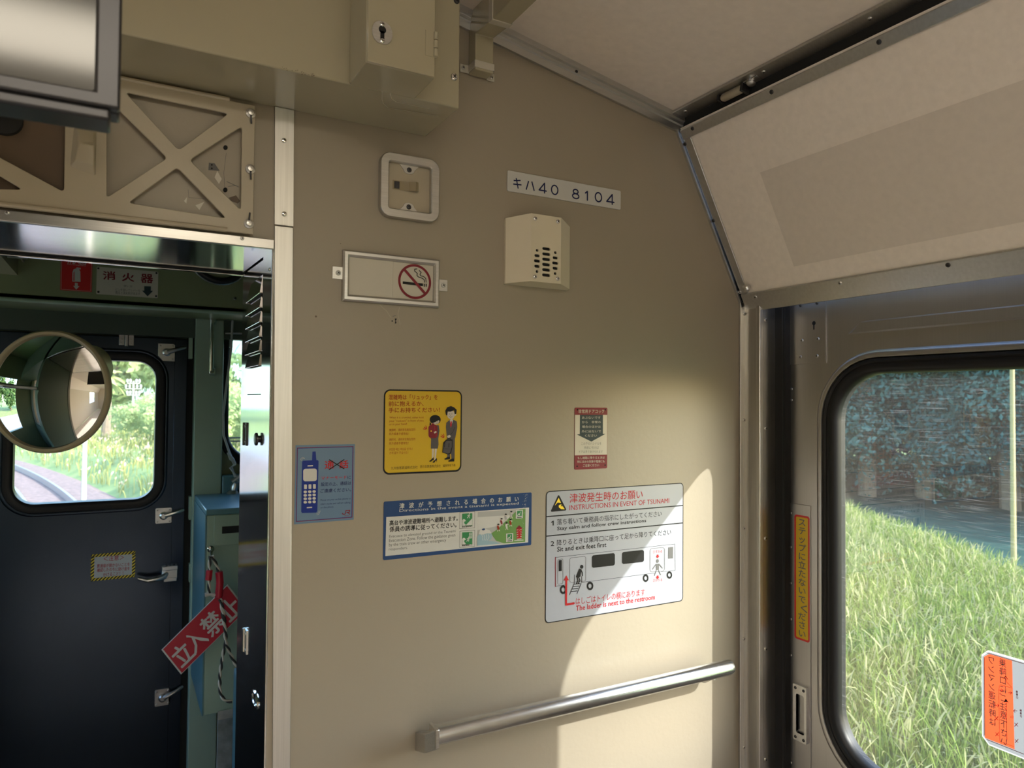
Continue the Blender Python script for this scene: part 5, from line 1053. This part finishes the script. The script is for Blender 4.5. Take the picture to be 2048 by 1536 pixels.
ch('立', 880, 985, 96); ch('入', 945, 918, 94); ch('禁', 1025, 838, 100); ch('止', 1112, 765, 96)
ar.build(nb)
rp = thing('barrier_rope', 'black and white twisted rope with red grips looped over the cabinet hook', 'rope', Cc(hk[0], hk[1]-0.4, 0.05))
def twisted(pts, r=0.0042):
    pts = [Vector(p) for p in pts]; fine = []
    for i in range(len(pts)-1):
        p0, p1, p2, p3 = pts[max(i-1, 0)], pts[i], pts[i+1], pts[min(i+2, len(pts)-1)]
        for k in range(14):
            t = k/14; fine.append(0.5*((2*p1)+(-p0+p2)*t+(2*p0-5*p1+4*p2-p3)*t*t+(-p0+3*p1-3*p2+p3)*t**3))
    fine.append(pts[-1]); q = MB(); ln = 0
    for m, ph in ((rope_m, 0), (ropeb_m, pi)):
        hel = []; ln = 0
        for i, p in enumerate(fine):
            d = (fine[min(i+1, len(fine)-1)]-fine[max(i-1, 0)]).normalized(); s_ = d.cross(Vector((0, 1, 0))).normalized(); ln += (p-fine[i-1]).length if i else 0
            a = ln/0.011*pi/2+ph; hel.append(p+(s_*cos(a)+Vector((0, 1, 0))*sin(a))*r*0.55)
        q.tube(m, hel, r*0.72, 7)
    return q
rpt = lambda pts, c=0.068: [Cc(*Cc.at(u, v, c), c) for u, v in pts]
twisted(rpt([(424, 1112), (432, 1128), (438, 1142)])).build('cord', rp); twisted(rpt([(421, 1112), (419, 1130), (419, 1150), (418, 1170), (418, 1188)])).build('cord', rp)
twisted(rpt([(440, 1198), (447, 1225), (450, 1260), (452, 1285), (462, 1310), (472, 1330), (483, 1345)])).build('cord', rp); twisted(rpt([(442, 1200), (446, 1235), (452, 1275), (446, 1310), (440, 1350), (441, 1385), (450, 1400), (464, 1403)])).build('cord', rp)
for pts, r in (([(438, 1143), (440, 1165), (437, 1195)], 0.0105), ([(419, 1140), (417, 1160)], 0.009)):
    q = MB(); q.tube(signred, rpt(pts), r, 12); q.build('grip', rp, bevel=0.001)
q = MB(); q.tube(white_m, rpt([(410, 1190), (420, 1188), (430, 1191)]), [0.006, 0.005, 0.006], 10); q.build('knot', rp)
# sloping floor plate and small teal box in the corner
q = MB(); fp0 = Cc.at(412, 1434); q.add([(0.272, CF-0.004, fp0[1]+0.012), (0.95, CF-0.004, fp0[1]+0.02), (0.95, CF-0.01, fp0[1]-0.012), (0.272, CF-0.01, fp0[1]-0.012), (0.20, 1.75, 0.10), (0.95, 1.75, 0.10), (0.20, 1.75, 0.0), (0.95, 1.75, 0), (0.272, CF-0.004, 0), (0.95, CF-0.004, 0)],
    [(0, 1, 2, 3), (3, 2, 5, 4), (4, 5, 7, 6), (0, 3, 4, 6, 8), (1, 9, 7, 5, 2), (0, 8, 9, 1)], plate_floor); sp_ = q.build('sloping_footplate', smooth=0, bevel=0.002); tag(at_base(sp_), 'scuffed grey sloping metal footplate below the green cabinet', 'plate')
Tb = FY(1.9); tx0 = Tb.at(466, 1400)[0]; tzz = Tb.at(468, 1335)[1]
q = MB(); q.add([(x, y, z) for x in (tx0, 0.40) for y, z in ((1.9, 0), (1.60, 0), (1.60, tzz-0.12), (1.72, tzz-0.03), (1.9, tzz))], [(0, 1, 2, 3, 4), (9, 8, 7, 6, 5)]+[(i, i+5, (i+1) % 5+5, (i+1) % 5) for i in range(5)], teal); tag(at_base(q.build('corner_equipment_box', bevel=0.004)), 'teal painted equipment box on the cab floor beside the steel jamb', 'box')

# ------------------------------------------------------------------ round convex mirror
YM = 1.7; Mc = FY(YM).at(97, 783); Mc = Vector((Mc[0], YM, Mc[1])); an = radians(33)
vd = (Vector((0, 0, EYE))-Mc).normalized(); nrm = Vector((vd.x*cos(an)+vd.y*sin(an), vd.y*cos(an)-vd.x*sin(an), 0.02)).normalized()
RM = (FY(YM).at(97, 660)[1]-FY(YM).at(97, 907)[1])/2
mir = thing('convex_mirror', 'round convex mirror with a cream rim in front of the end door window', 'mirror', Mc)
q = MB(); RC = 0.26; ri = RM*0.93; h0 = sqrt(RC*RC-ri*ri)
q.lathe(mirror_m, [(ri*k/14, sqrt(RC*RC-(ri*k/14)**2)-h0) for k in range(14, -1, -1)], Mc, nrm, 64); q.build('mirror_face', mir, smooth=60)
q = MB(); q.lathe(rim_m, [(ri-0.001, -0.002), (ri, 0.004), (RM*0.97, 0.006), (RM, 0.001), (RM, -0.008), (RM*0.97, -0.012), (RM*0.9, -0.018)], Mc, nrm, 64); q.build('rim', mir, smooth=50)
q = MB(); q.lathe(rim_m, [(RM*0.96, -0.011), (RM*0.80, -0.030), (RM*0.55, -0.050), (RM*0.3, -0.062), (0, -0.065)], Mc, nrm, 48)
q.lathe(rim_m, [(RM*0.42, -0.02), (RM*0.40, -0.085), (RM*0.34, -0.10), (0, -0.102)], Mc+Vector((0, 0, RM*0.42))+nrm.cross(Vector((0, 0, 1)))*-RM*0.25, nrm, 32); q.build('back_shell', mir, smooth=50)
q = MB(); bk = Mc-nrm*0.06; q.tube(steel, [bk, bk+Vector((-0.10, 0.06, 0.02)), bk+Vector((-0.30, 0.02, 0.03)), Vector((-0.438, YM-0.1, Mc.z+0.03)), Vector((-0.438, 1.52, Mc.z+0.03))], 0.010, 12); q.build('arm', mir)

# ------------------------------------------------------------------ fare display hanging in front
YF = 0.6; Fd_ = FY(YF); fx1 = Fd_.at(243, 60)[0]; fz0 = Fd_.at(241, 219)[1]; sx1 = Fd_.at(190, 100)[0]; sz0 = Fd_.at(190, 181)[1]; fx0 = fx1-0.46; fz1 = fz0+0.30; bt = 0.07
fd = thing('fare_display', 'dark framed fare display with a satin screen hanging close at upper left', 'display', ((fx0+fx1)/2, YF, fz0))
q = MB(); q.plate(darkgrey, [[(fx0, fz0), (fx1, fz0), (fx1, fz1), (fx0, fz1)], [(fx0+.02, sz0), (sx1, sz0), (sx1, fz1-.02), (fx0+.02, fz1-.02)]], -0.01, 0, Fd_); fzb = fz0+0.0
q.box(darkgrey, fx0, fx1, fz0+0.0005, fz1, -bt*0.5, -0.012, Fd_); q.build('casing', fd, bevel=0.002)
q = MB(); q.box(darkgrey, fx0-.004, fx1-0.006, fz0-0.009, fz0-0.0005, -0.034, -0.001, Fd_); q.build('lower_lip', fd, bevel=0.002)
q = MB(); q.box(black, fx0+.01, sx1+0.0045, sz0-0.002, fz1-.01, -0.012, -0.0105, Fd_); q.build('screen_gasket', fd)
q = MB(); q.box(screenm, fx0+.02, sx1, sz0, fz1-.02, -0.011, -0.004, Fd_); sc_ = q.build('screen', fd); sc_['label'] = 'satin pale screen sheet'
q = MB(); q.tube(darkgrey, [((fx0+fx1)/2, YF+0.02, fz1-0.01), ((fx0+fx1)/2, YF+0.02, CC[1]+0.005)], 0.015, 12); q.build('hanger', fd)
# ------------------------------------------------------------------ outside: leaf and grass materials
def leafmat(name, c1, c2, trans=0.35, attr=False, scale=1.5):
    m = bpy.data.materials.new(name); m.use_nodes = True; n = m.node_tree.nodes; l = m.node_tree.links; n.clear()
    out = n.new('ShaderNodeOutputMaterial'); d = n.new('ShaderNodeBsdfDiffuse'); t = n.new('ShaderNodeBsdfTranslucent'); mx = n.new('ShaderNodeMixShader'); mx.inputs[0].default_value = trans
    if attr: a = n.new('ShaderNodeAttribute'); a.attribute_name = 'col'; src = a.outputs['Color']
    else:
        tc = n.new('ShaderNodeTexCoord'); nz = n.new('ShaderNodeTexNoise'); nz.inputs['Scale'].default_value = scale; nz.inputs['Detail'].default_value = 4; l.new(tc.outputs['Object'], nz.inputs[0])
        mr = n.new('ShaderNodeMapRange'); mr.inputs[1].default_value = 0.33; mr.inputs[2].default_value = 0.67; l.new(nz.outputs[0], mr.inputs[0])
        mc = n.new('ShaderNodeMix'); mc.data_type = 'RGBA'; mc.inputs[6].default_value = (*c1, 1); mc.inputs[7].default_value = (*c2, 1); l.new(mr.outputs[0], mc.inputs[0]); src = mc.outputs[2]
    l.new(src, d.inputs[0]); l.new(src, t.inputs[0]); l.new(d.outputs[0], mx.inputs[1]); l.new(t.outputs[0], mx.inputs[2]); l.new(mx.outputs[0], out.inputs[0])
    MATS[name] = m; return m
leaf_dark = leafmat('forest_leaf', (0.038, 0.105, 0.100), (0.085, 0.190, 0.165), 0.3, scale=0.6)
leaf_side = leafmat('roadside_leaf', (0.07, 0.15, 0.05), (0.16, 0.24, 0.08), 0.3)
leaf_mid = leafmat('shrub_leaf', (0.33, 0.45, 0.20), (0.54, 0.60, 0.28), 0.45)
leaf_yel = leafmat('bright_shrub_leaf', (0.46, 0.56, 0.22), (0.66, 0.68, 0.34), 0.45)
grass_m = leafmat('grass_blade', None, None, 0.35, True)
ground_m = mat('grassy_ground', (0.13, 0.22, 0.06), 0.9, col2=(0.24, 0.30, 0.10), scale=1.2, detail=6)
hillm = leafmat('wooded_hill', (0.26, 0.40, 0.34), (0.38, 0.50, 0.38), 0.0, scale=0.18)  # distance haze put into the colour as a pale bluish green
ballast_m = mat('ballast', (0.27, 0.19, 0.16), 0.9, col2=(0.13, 0.09, 0.08), scale=9, bump=1.0, bscale=12, detail=5)
rail_m = mat('rail_steel', (0.38, 0.38, 0.42), 0.35, 0.8)
road_m = mat('road_asphalt', (0.26, 0.26, 0.27), 0.9, var=0.06, scale=2)
bark_m = mat('bark', (0.20, 0.15, 0.10), 0.9, var=0.2, scale=5)
ochre_m = mat('ochre_pole', (0.34, 0.27, 0.12), 0.8)
pole_m = mat('concrete_pole', (0.50, 0.46, 0.38), 0.8)
palm_m = leafmat('palm_leaf', (0.30, 0.36, 0.12), (0.45, 0.46, 0.20), 0.3)
rng = np.random.default_rng(7)
def mesh_np(name, V, nf, k, mats, col=None):
    """Mesh from an (n,3) vertex array whose faces are consecutive runs of k vertices, or an explicit (nf,k) index array."""
    me = bpy.data.meshes.new(name); idx = nf; me.vertices.add(len(V)); me.vertices.foreach_set('co', V.astype(np.float32).ravel())
    me.loops.add(idx.size); me.loops.foreach_set('vertex_index', idx.astype(np.int32).ravel()); me.polygons.add(len(idx)); me.polygons.foreach_set('loop_start', np.arange(0, idx.size, k, dtype=np.int32))
    for m in mats: me.materials.append(m)
    if col is not None:
        a = me.color_attributes.new('col', 'FLOAT_COLOR', 'POINT'); a.data.foreach_set('color', np.c_[col, np.ones(len(col))].astype(np.float32).ravel())
    me.update(calc_edges=True); return me
def leaf_cloud(name, n, R, clumps, cr, leaf, m, flat=1.0):
    cs = rng.normal(size=(clumps, 3)); cs /= np.linalg.norm(cs, axis=1)[:, None]; cs *= (rng.uniform(0.25, 1, clumps)**0.5)[:, None]*np.array(R)
    d = rng.normal(size=(n, 3)); d /= np.linalg.norm(d, axis=1)[:, None]; d[:, 2] = np.abs(d[:, 2])*np.where(rng.random(n) < .8, 1, -1)
    c = cs[rng.integers(0, clumps, n)]+d*(cr*rng.uniform(0.55, 1.0, n))[:, None]*np.array([1, 1, flat])
    nn = d+rng.normal(size=(n, 3))*0.5; nn /= np.linalg.norm(nn, axis=1)[:, None]
    a = np.cross(nn, rng.normal(size=(n, 3))); a /= np.linalg.norm(a, axis=1)[:, None]; b = np.cross(nn, a); s_ = leaf*rng.uniform(.6, 1.3, n)[:, None]
    V = np.stack([c-a*s_, c-b*s_*.5, c+a*s_, c+b*s_*.5], 1).reshape(-1, 3); V[:, 2] += R[2]+cr*0.6
    return mesh_np(name, V, np.arange(4*n).reshape(n, 4), 4, [m])
# ------------------------------------------------------------------ ground
TR = 116.0                                                       # bend of the line ahead
def track_x(y): return MX-np.where(y > 4, (y-4)**2/(2*TR), 0.0)
def edge_d(x, y):                                                # how far past the field's far edge
    ex, ey = 2.7, 4.54; L_ = math.hypot(ex, ey); return ((x-9.4)*ey-(y-4.46)*ex)/L_
def ground_z(x, y):
    t = x-track_x(y); z = np.full(np.shape(x), -1.45)
    right = np.clip((t-1.9)/1.2, 0, 1); z = z+right*0.66
    e = edge_d(x, y); near = np.clip((60-y)/8, 0, 1)
    z = np.where(t > 1.9, z-1.3*np.clip(e/2.0, 0, 1)*near, z)
    z = z+np.clip(e-18, 0, 80)*0.17*(t > 1.9)*near*np.clip((y+8)/9, 0, 1)+np.clip((y-22)/40, 0, 1)*np.clip(t-3, 0, 60)*0.04
    return z+0.06*np.sin(x*.9+y*.7)*np.cos(y*.53-x*.2)
gx = np.concatenate([np.linspace(-60, -4, 30), np.linspace(-3.5, 18, 90), np.linspace(19, 110, 50)]); gy = np.concatenate([np.linspace(-60, -6, 28), np.linspace(-5, 40, 120), np.linspace(42, 200, 50)])
GX, GY = np.meshgrid(gx, gy); GZ = ground_z(GX, GY); V = np.stack([GX, GY, GZ], -1).reshape(-1, 3); nx = len(gx); i0 = (np.arange(len(gy)-1)[:, None]*nx+np.arange(nx-1)[None]).ravel()
gr = bpy.data.objects.new('ground', mesh_np('ground', V, np.stack([i0, i0+1, i0+1+nx, i0+nx], 1), 4, [ground_m])); COL.objects.link(gr); struct(gr); gr.data.shade_smooth()
# line: ballast bed and two rails
ys_ = np.linspace(-20, 120, 141); tx_ = track_x(ys_)
q = MB(); vs = []
for x, y in zip(tx_, ys_): vs += [(x-2.1, y, -1.5), (x-1.5, y, -1.27), (x+1.5, y, -1.27), (x+2.1, y, -1.5)]
q.add(vs, [(i*4+k, i*4+k+1, i*4+k+5, i*4+k+4) for i in range(len(ys_)-1) for k in range(3)], ballast_m); bb = q.build('ballast_bed', smooth=0); tag(bb, 'bed of pinkish brown ballast stones curving away ahead of the train', 'ballast', kind='stuff')
for off, lab in ((-0.5335, 'left-hand running rail on the curving ballast bed'), (0.5335, 'right-hand running rail on the curving ballast bed')):
    q = MB(); vs = []
    for x, y in zip(tx_, ys_): vs += [(x+off+a, y, b) for a, b in ((-.06, -1.28), (-.035, -1.13), (-.035, -1.10), (.035, -1.10), (.035, -1.13), (.06, -1.28))]
    q.add(vs, [(i*6+k, i*6+k+1, i*6+k+7, i*6+k+6) for i in range(len(ys_)-1) for k in range(5)], rail_m); o = q.build('track_rail'); tag(o, lab, 'rail', 'running rails')
# road on the left
q = MB(); q.box(road_m, -11.5, -5.5, -50, 70, -1.9, -1.15); tag(at_base(q.build('asphalt_road')), 'pale asphalt road running beside the line on the left', 'road')
# low field between grass and wood, its shade painted in as dark teal
field_shade_m = leafmat('field_painted_shade', (0.016, 0.050, 0.045), (0.028, 0.075, 0.062), 0.1, scale=3.0)
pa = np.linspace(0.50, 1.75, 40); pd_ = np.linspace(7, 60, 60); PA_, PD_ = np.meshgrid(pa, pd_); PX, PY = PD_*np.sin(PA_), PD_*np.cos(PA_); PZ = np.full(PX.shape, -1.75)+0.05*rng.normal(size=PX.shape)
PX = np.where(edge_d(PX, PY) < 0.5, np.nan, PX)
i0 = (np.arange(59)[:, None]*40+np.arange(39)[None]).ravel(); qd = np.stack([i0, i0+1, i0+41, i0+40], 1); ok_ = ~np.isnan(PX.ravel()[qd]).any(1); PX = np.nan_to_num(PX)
lf = bpy.data.objects.new('low_field', mesh_np('low_field', np.stack([PX, PY, PZ], -1).reshape(-1, 3), qd[ok_], 4, [field_shade_m])); COL.objects.link(lf); tag(lf, 'low field between the tall grass and the wood, shade painted in dark teal-green', 'field', kind='stuff')
# ------------------------------------------------------------------ grass
def blades(name, P, H, Wd, head, label, seed, tint=1.0):
    r = np.random.default_rng(seed); n = len(P); az = r.uniform(0, 2*pi, n); lean = r.uniform(.05, .42, n); h = H*r.uniform(.65, 1.15, n); wd = Wd*r.uniform(.7, 1.3, n); yaw = r.uniform(0, 2*pi, n)
    dx, dy = np.cos(az), np.sin(az); sx, sy = np.cos(yaw), np.sin(yaw); rows = []; cols = []
    isH = r.random(n) < head; tone = r.uniform(0, 1, n)[:, None]
    base = np.array([0.105, 0.165, 0.032])*(1-tone)+np.array([0.20, 0.255, 0.06])*tone; straw = np.array([0.37, 0.36, 0.17]); tipc = np.where(isH[:, None], straw, base*1.15)
    for t, wk in ((0, .8), (.35, 1), (.65, .9), (.82, 1.0), (.93, .9), (1.0, .15)):
        k = lean*h*(t**2.2)*np.where(isH, 1.5, 1.0); zz = h*(t-0.42*lean*np.where(isH, 1.6, 1)*t**4); ww = wd*wk*np.where(isH & (t > .7) & (t < .97), 1.9, 1.0)
        c = np.stack([P[:, 0]+dx*k, P[:, 1]+dy*k, P[:, 2]+zz], 1); s_ = np.stack([sx*ww, sy*ww, 0*ww], 1)/2; rows.append(np.stack([c-s_, c+s_], 1))
        cc = base*(0.8+0.2*t) if t < .7 else tipc; cols.append(np.repeat(cc[:, None], 2, 1))
    V = np.stack(rows, 1).reshape(-1, 3); Cc_ = np.clip(np.stack(cols, 1).reshape(-1, 3)*tint, 0, .9); b0 = np.arange(n)[:, None]*12+np.arange(5)[None]*2; b0 = b0.ravel()
    me = mesh_np(name, V, np.stack([b0, b0+1, b0+3, b0+2], 1), 4, [grass_m], Cc_); o = bpy.data.objects.new(name, me); COL.objects.link(o); tag(o, label, 'grass', kind='stuff'); return o
def scatter(n, x0, x1, y0, y1, keep, r):
    x = r.uniform(x0, x1, n); y = r.uniform(y0, y1, n); k = keep(x, y); x, y = x[k], y[k]; return np.stack([x, y, ground_z(x, y)-.02], 1)
blades('field_grass', scatter(130000, 2.4, 13.5, -1.5, 12, lambda x, y: (edge_d(x, y) < 0.6) & (x > 2.6), rng), 0.60, 0.0065, 0.35, 'tall pale green seeding grass filling the field outside the side door', 3)
blades('trackside_grass', scatter(26000, -6, 22, 9, 62, lambda x, y: (x-track_x(y) > 2.0) & (x-track_x(y) < 16), rng), 0.5, 0.03, 0.25, 'long bright grass on the bank right of the track ahead', 5, np.array([2.3, 1.7, 2.6]))
# ------------------------------------------------------------------ trees, shrubs, hill
def put(me, name, x, y, s, rz, label, cat, group, z=None, sz=1.0):
    o = bpy.data.objects.new(name, me); COL.objects.link(o); o.location = (x, y, (float(ground_z(np.array(x), np.array(y))) if z is None else z)); o.scale = (s, s, s*sz); o.rotation_euler = (0, 0, rz); tag(o, label, cat, group); return o
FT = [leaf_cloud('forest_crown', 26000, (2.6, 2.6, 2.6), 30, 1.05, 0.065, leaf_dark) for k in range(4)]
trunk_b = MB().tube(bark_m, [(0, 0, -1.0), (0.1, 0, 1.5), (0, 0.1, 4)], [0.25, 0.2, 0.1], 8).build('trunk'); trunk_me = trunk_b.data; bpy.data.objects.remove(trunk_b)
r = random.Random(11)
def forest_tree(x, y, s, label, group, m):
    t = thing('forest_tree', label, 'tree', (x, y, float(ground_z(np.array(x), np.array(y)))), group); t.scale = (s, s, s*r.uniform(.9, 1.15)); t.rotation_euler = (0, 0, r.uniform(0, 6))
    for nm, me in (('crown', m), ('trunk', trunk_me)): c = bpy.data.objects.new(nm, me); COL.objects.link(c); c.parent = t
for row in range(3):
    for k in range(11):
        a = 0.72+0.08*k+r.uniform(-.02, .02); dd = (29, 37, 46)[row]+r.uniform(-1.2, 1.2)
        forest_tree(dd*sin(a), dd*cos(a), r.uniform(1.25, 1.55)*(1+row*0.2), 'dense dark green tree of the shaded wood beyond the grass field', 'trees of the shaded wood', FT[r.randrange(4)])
LB = [leaf_cloud('lefthand_crown', 3000, (2.4, 2.4, 2.2), 20, 1.1, 0.26, leaf_side) for k in range(2)]
for k in range(15): forest_tree(-15.5+r.uniform(-1.5, 1.5), -34+k*5.2, r.uniform(.8, 1.2), 'leafy roadside tree across the road, seen only in the round mirror', 'roadside trees in the mirror', LB[k % 2])
SB = [leaf_cloud('shrub', 4200, (1.5, 1.5, 1.0), 20, 0.62, 0.085, leaf_mid), leaf_cloud('shrub', 4200, (1.4, 1.4, 1.2), 18, 0.6, 0.085, leaf_yel), leaf_cloud('shrub', 4200, (1.7, 1.7, 0.8), 20, 0.6, 0.085, leaf_mid)]
for k in range(34):
    y = 24+r.uniform(0, 34); x = float(track_x(np.array(y)))+5.0+r.uniform(0, 13)+(y-24)*.05; s_ = r.uniform(.75, 1.15)
    put(SB[k % 3], 'shrub', x, y, s_, r.uniform(0, 6), 'rounded bright green shrub in the thicket ahead of the train', 'shrub', 'shrubs of the thicket ahead')
for k in range(12):
    x = 5.2+r.uniform(0, 6); y = 13+r.uniform(0, 9); put(SB[1+k % 2], 'shrub', x, y, r.uniform(.85, 1.15), r.uniform(0, 6), 'tall yellow-green shrub outside the right front cab window', 'shrub', 'shrubs outside the right front window', sz=1.6)
FM = [leaf_cloud('far_crown', 2600, (2.6, 2.6, 2.4), 20, 1.2, 0.32, leaf_mid)]
for k in range(16):
    y = 66+r.uniform(0, 30); x = -30+k*3.9+r.uniform(-2, 2); forest_tree(x, y, r.uniform(.8, 1.4), 'distant sunlit tree at the foot of the wooded hill ahead', 'trees at the hill foot', FM[0])
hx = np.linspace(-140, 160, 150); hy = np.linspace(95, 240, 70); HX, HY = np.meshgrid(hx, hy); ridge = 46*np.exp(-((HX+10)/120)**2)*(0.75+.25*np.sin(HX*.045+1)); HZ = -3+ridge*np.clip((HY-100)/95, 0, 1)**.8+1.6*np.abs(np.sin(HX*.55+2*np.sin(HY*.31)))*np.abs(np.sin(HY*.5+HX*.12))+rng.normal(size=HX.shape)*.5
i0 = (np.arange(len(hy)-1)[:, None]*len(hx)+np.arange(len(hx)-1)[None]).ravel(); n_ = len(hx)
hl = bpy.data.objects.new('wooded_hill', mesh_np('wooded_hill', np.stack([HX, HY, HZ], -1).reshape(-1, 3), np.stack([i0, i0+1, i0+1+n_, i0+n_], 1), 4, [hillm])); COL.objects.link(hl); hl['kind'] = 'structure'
# palm
def sight(u, v, dist):
    d = ray(u, v); d = d/math.hypot(d.x, d.y); return Vector((0, 0, EYE))+d*dist
pt_ = sight(213, 752, 46); px, py = pt_.x, pt_.y; pz0 = float(ground_z(np.array(px), np.array(py)))
pm = thing('palm_tree', 'tall palm tree with a drooping round crown left of the far pole', 'tree', (px, py, pz0))
q = MB(); q.tube(bark_m, [(px, py, pz0-.2), (px+.1, py, (pz0+pt_.z)/2), (px, py, pt_.z)], [.26, .2, .18], 10); q.build('trunk', pm)
for k in range(18):
    a = 2*pi*k/18*2.4; el = -0.5+1.5*(k/17); q = MB(); pts = []; L_ = 1.0
    for i in range(7):
        t = i/6; pts.append(Vector((px+cos(a)*cos(el)*L_*t, py+sin(a)*cos(el)*L_*t, pt_.z+sin(el)*L_*t-0.45*t*t)))
    sd_ = Vector((-sin(a), cos(a), 0))
    for i in range(1, 7):
        for s_ in (-1, 1): 
            b_ = pts[i]; d_ = (pts[i]-pts[i-1]).normalized(); q.add([pts[i-1], b_, b_+sd_*s_*.22+d_*.13-Vector((0, 0, .08)), pts[i-1]+sd_*s_*.2+d_*.07-Vector((0, 0, .07))], [(0, 1, 2, 3)], palm_m)
    q.build('frond', pm, smooth=0)
# poles
def pole(u, v0, dist, rad, label, arms, m=pole_m, base=None):
    tp = sight(u, v0, dist); x, y = tp.x, tp.y; z0 = float(ground_z(np.array(x), np.array(y)))-.1
    t = thing('utility_pole', label, 'pole', (x, y, z0)); q = MB(); q.tube(m, [(x, y, z0), (x, y, (z0+tp.z)/2), (x, y, tp.z)], [rad*1.15, rad, rad*.85], 12); q.build('shaft', t)
    e = Vector((_R.x, _R.y, 0)).normalized()
    for dz, ln in arms:
        q = MB(); p = Vector((x, y, tp.z-dz)); q.box(m, -ln, ln, -.03, .03, -.035, .035, Frame(p, e, (0, 0, 1)))
        for k in (-1, -.5, .5, 1): q.lathe(white_m, [(.05, 0), (.07, .08), (.05, .2), (0, .22)], p+e*(ln*.95*k)+Vector((0, 0, .06)), (0, 0, 1), 8)
        q.build('crossarm', t)
pole(267, 762, 52, 0.07, 'grey utility pole with three crossarms standing against the hill ahead', ((.15, .40), (.5, .5), (.9, .4)), m=pole_m)
pole(170, 868, 17.5, 0.05, 'plain short concrete post in the grass beside the track ahead', ())
pole(2024, 700, 13.0, 0.035, 'slender ochre pole in front of the dark wood outside the door window', (), m=ochre_m)
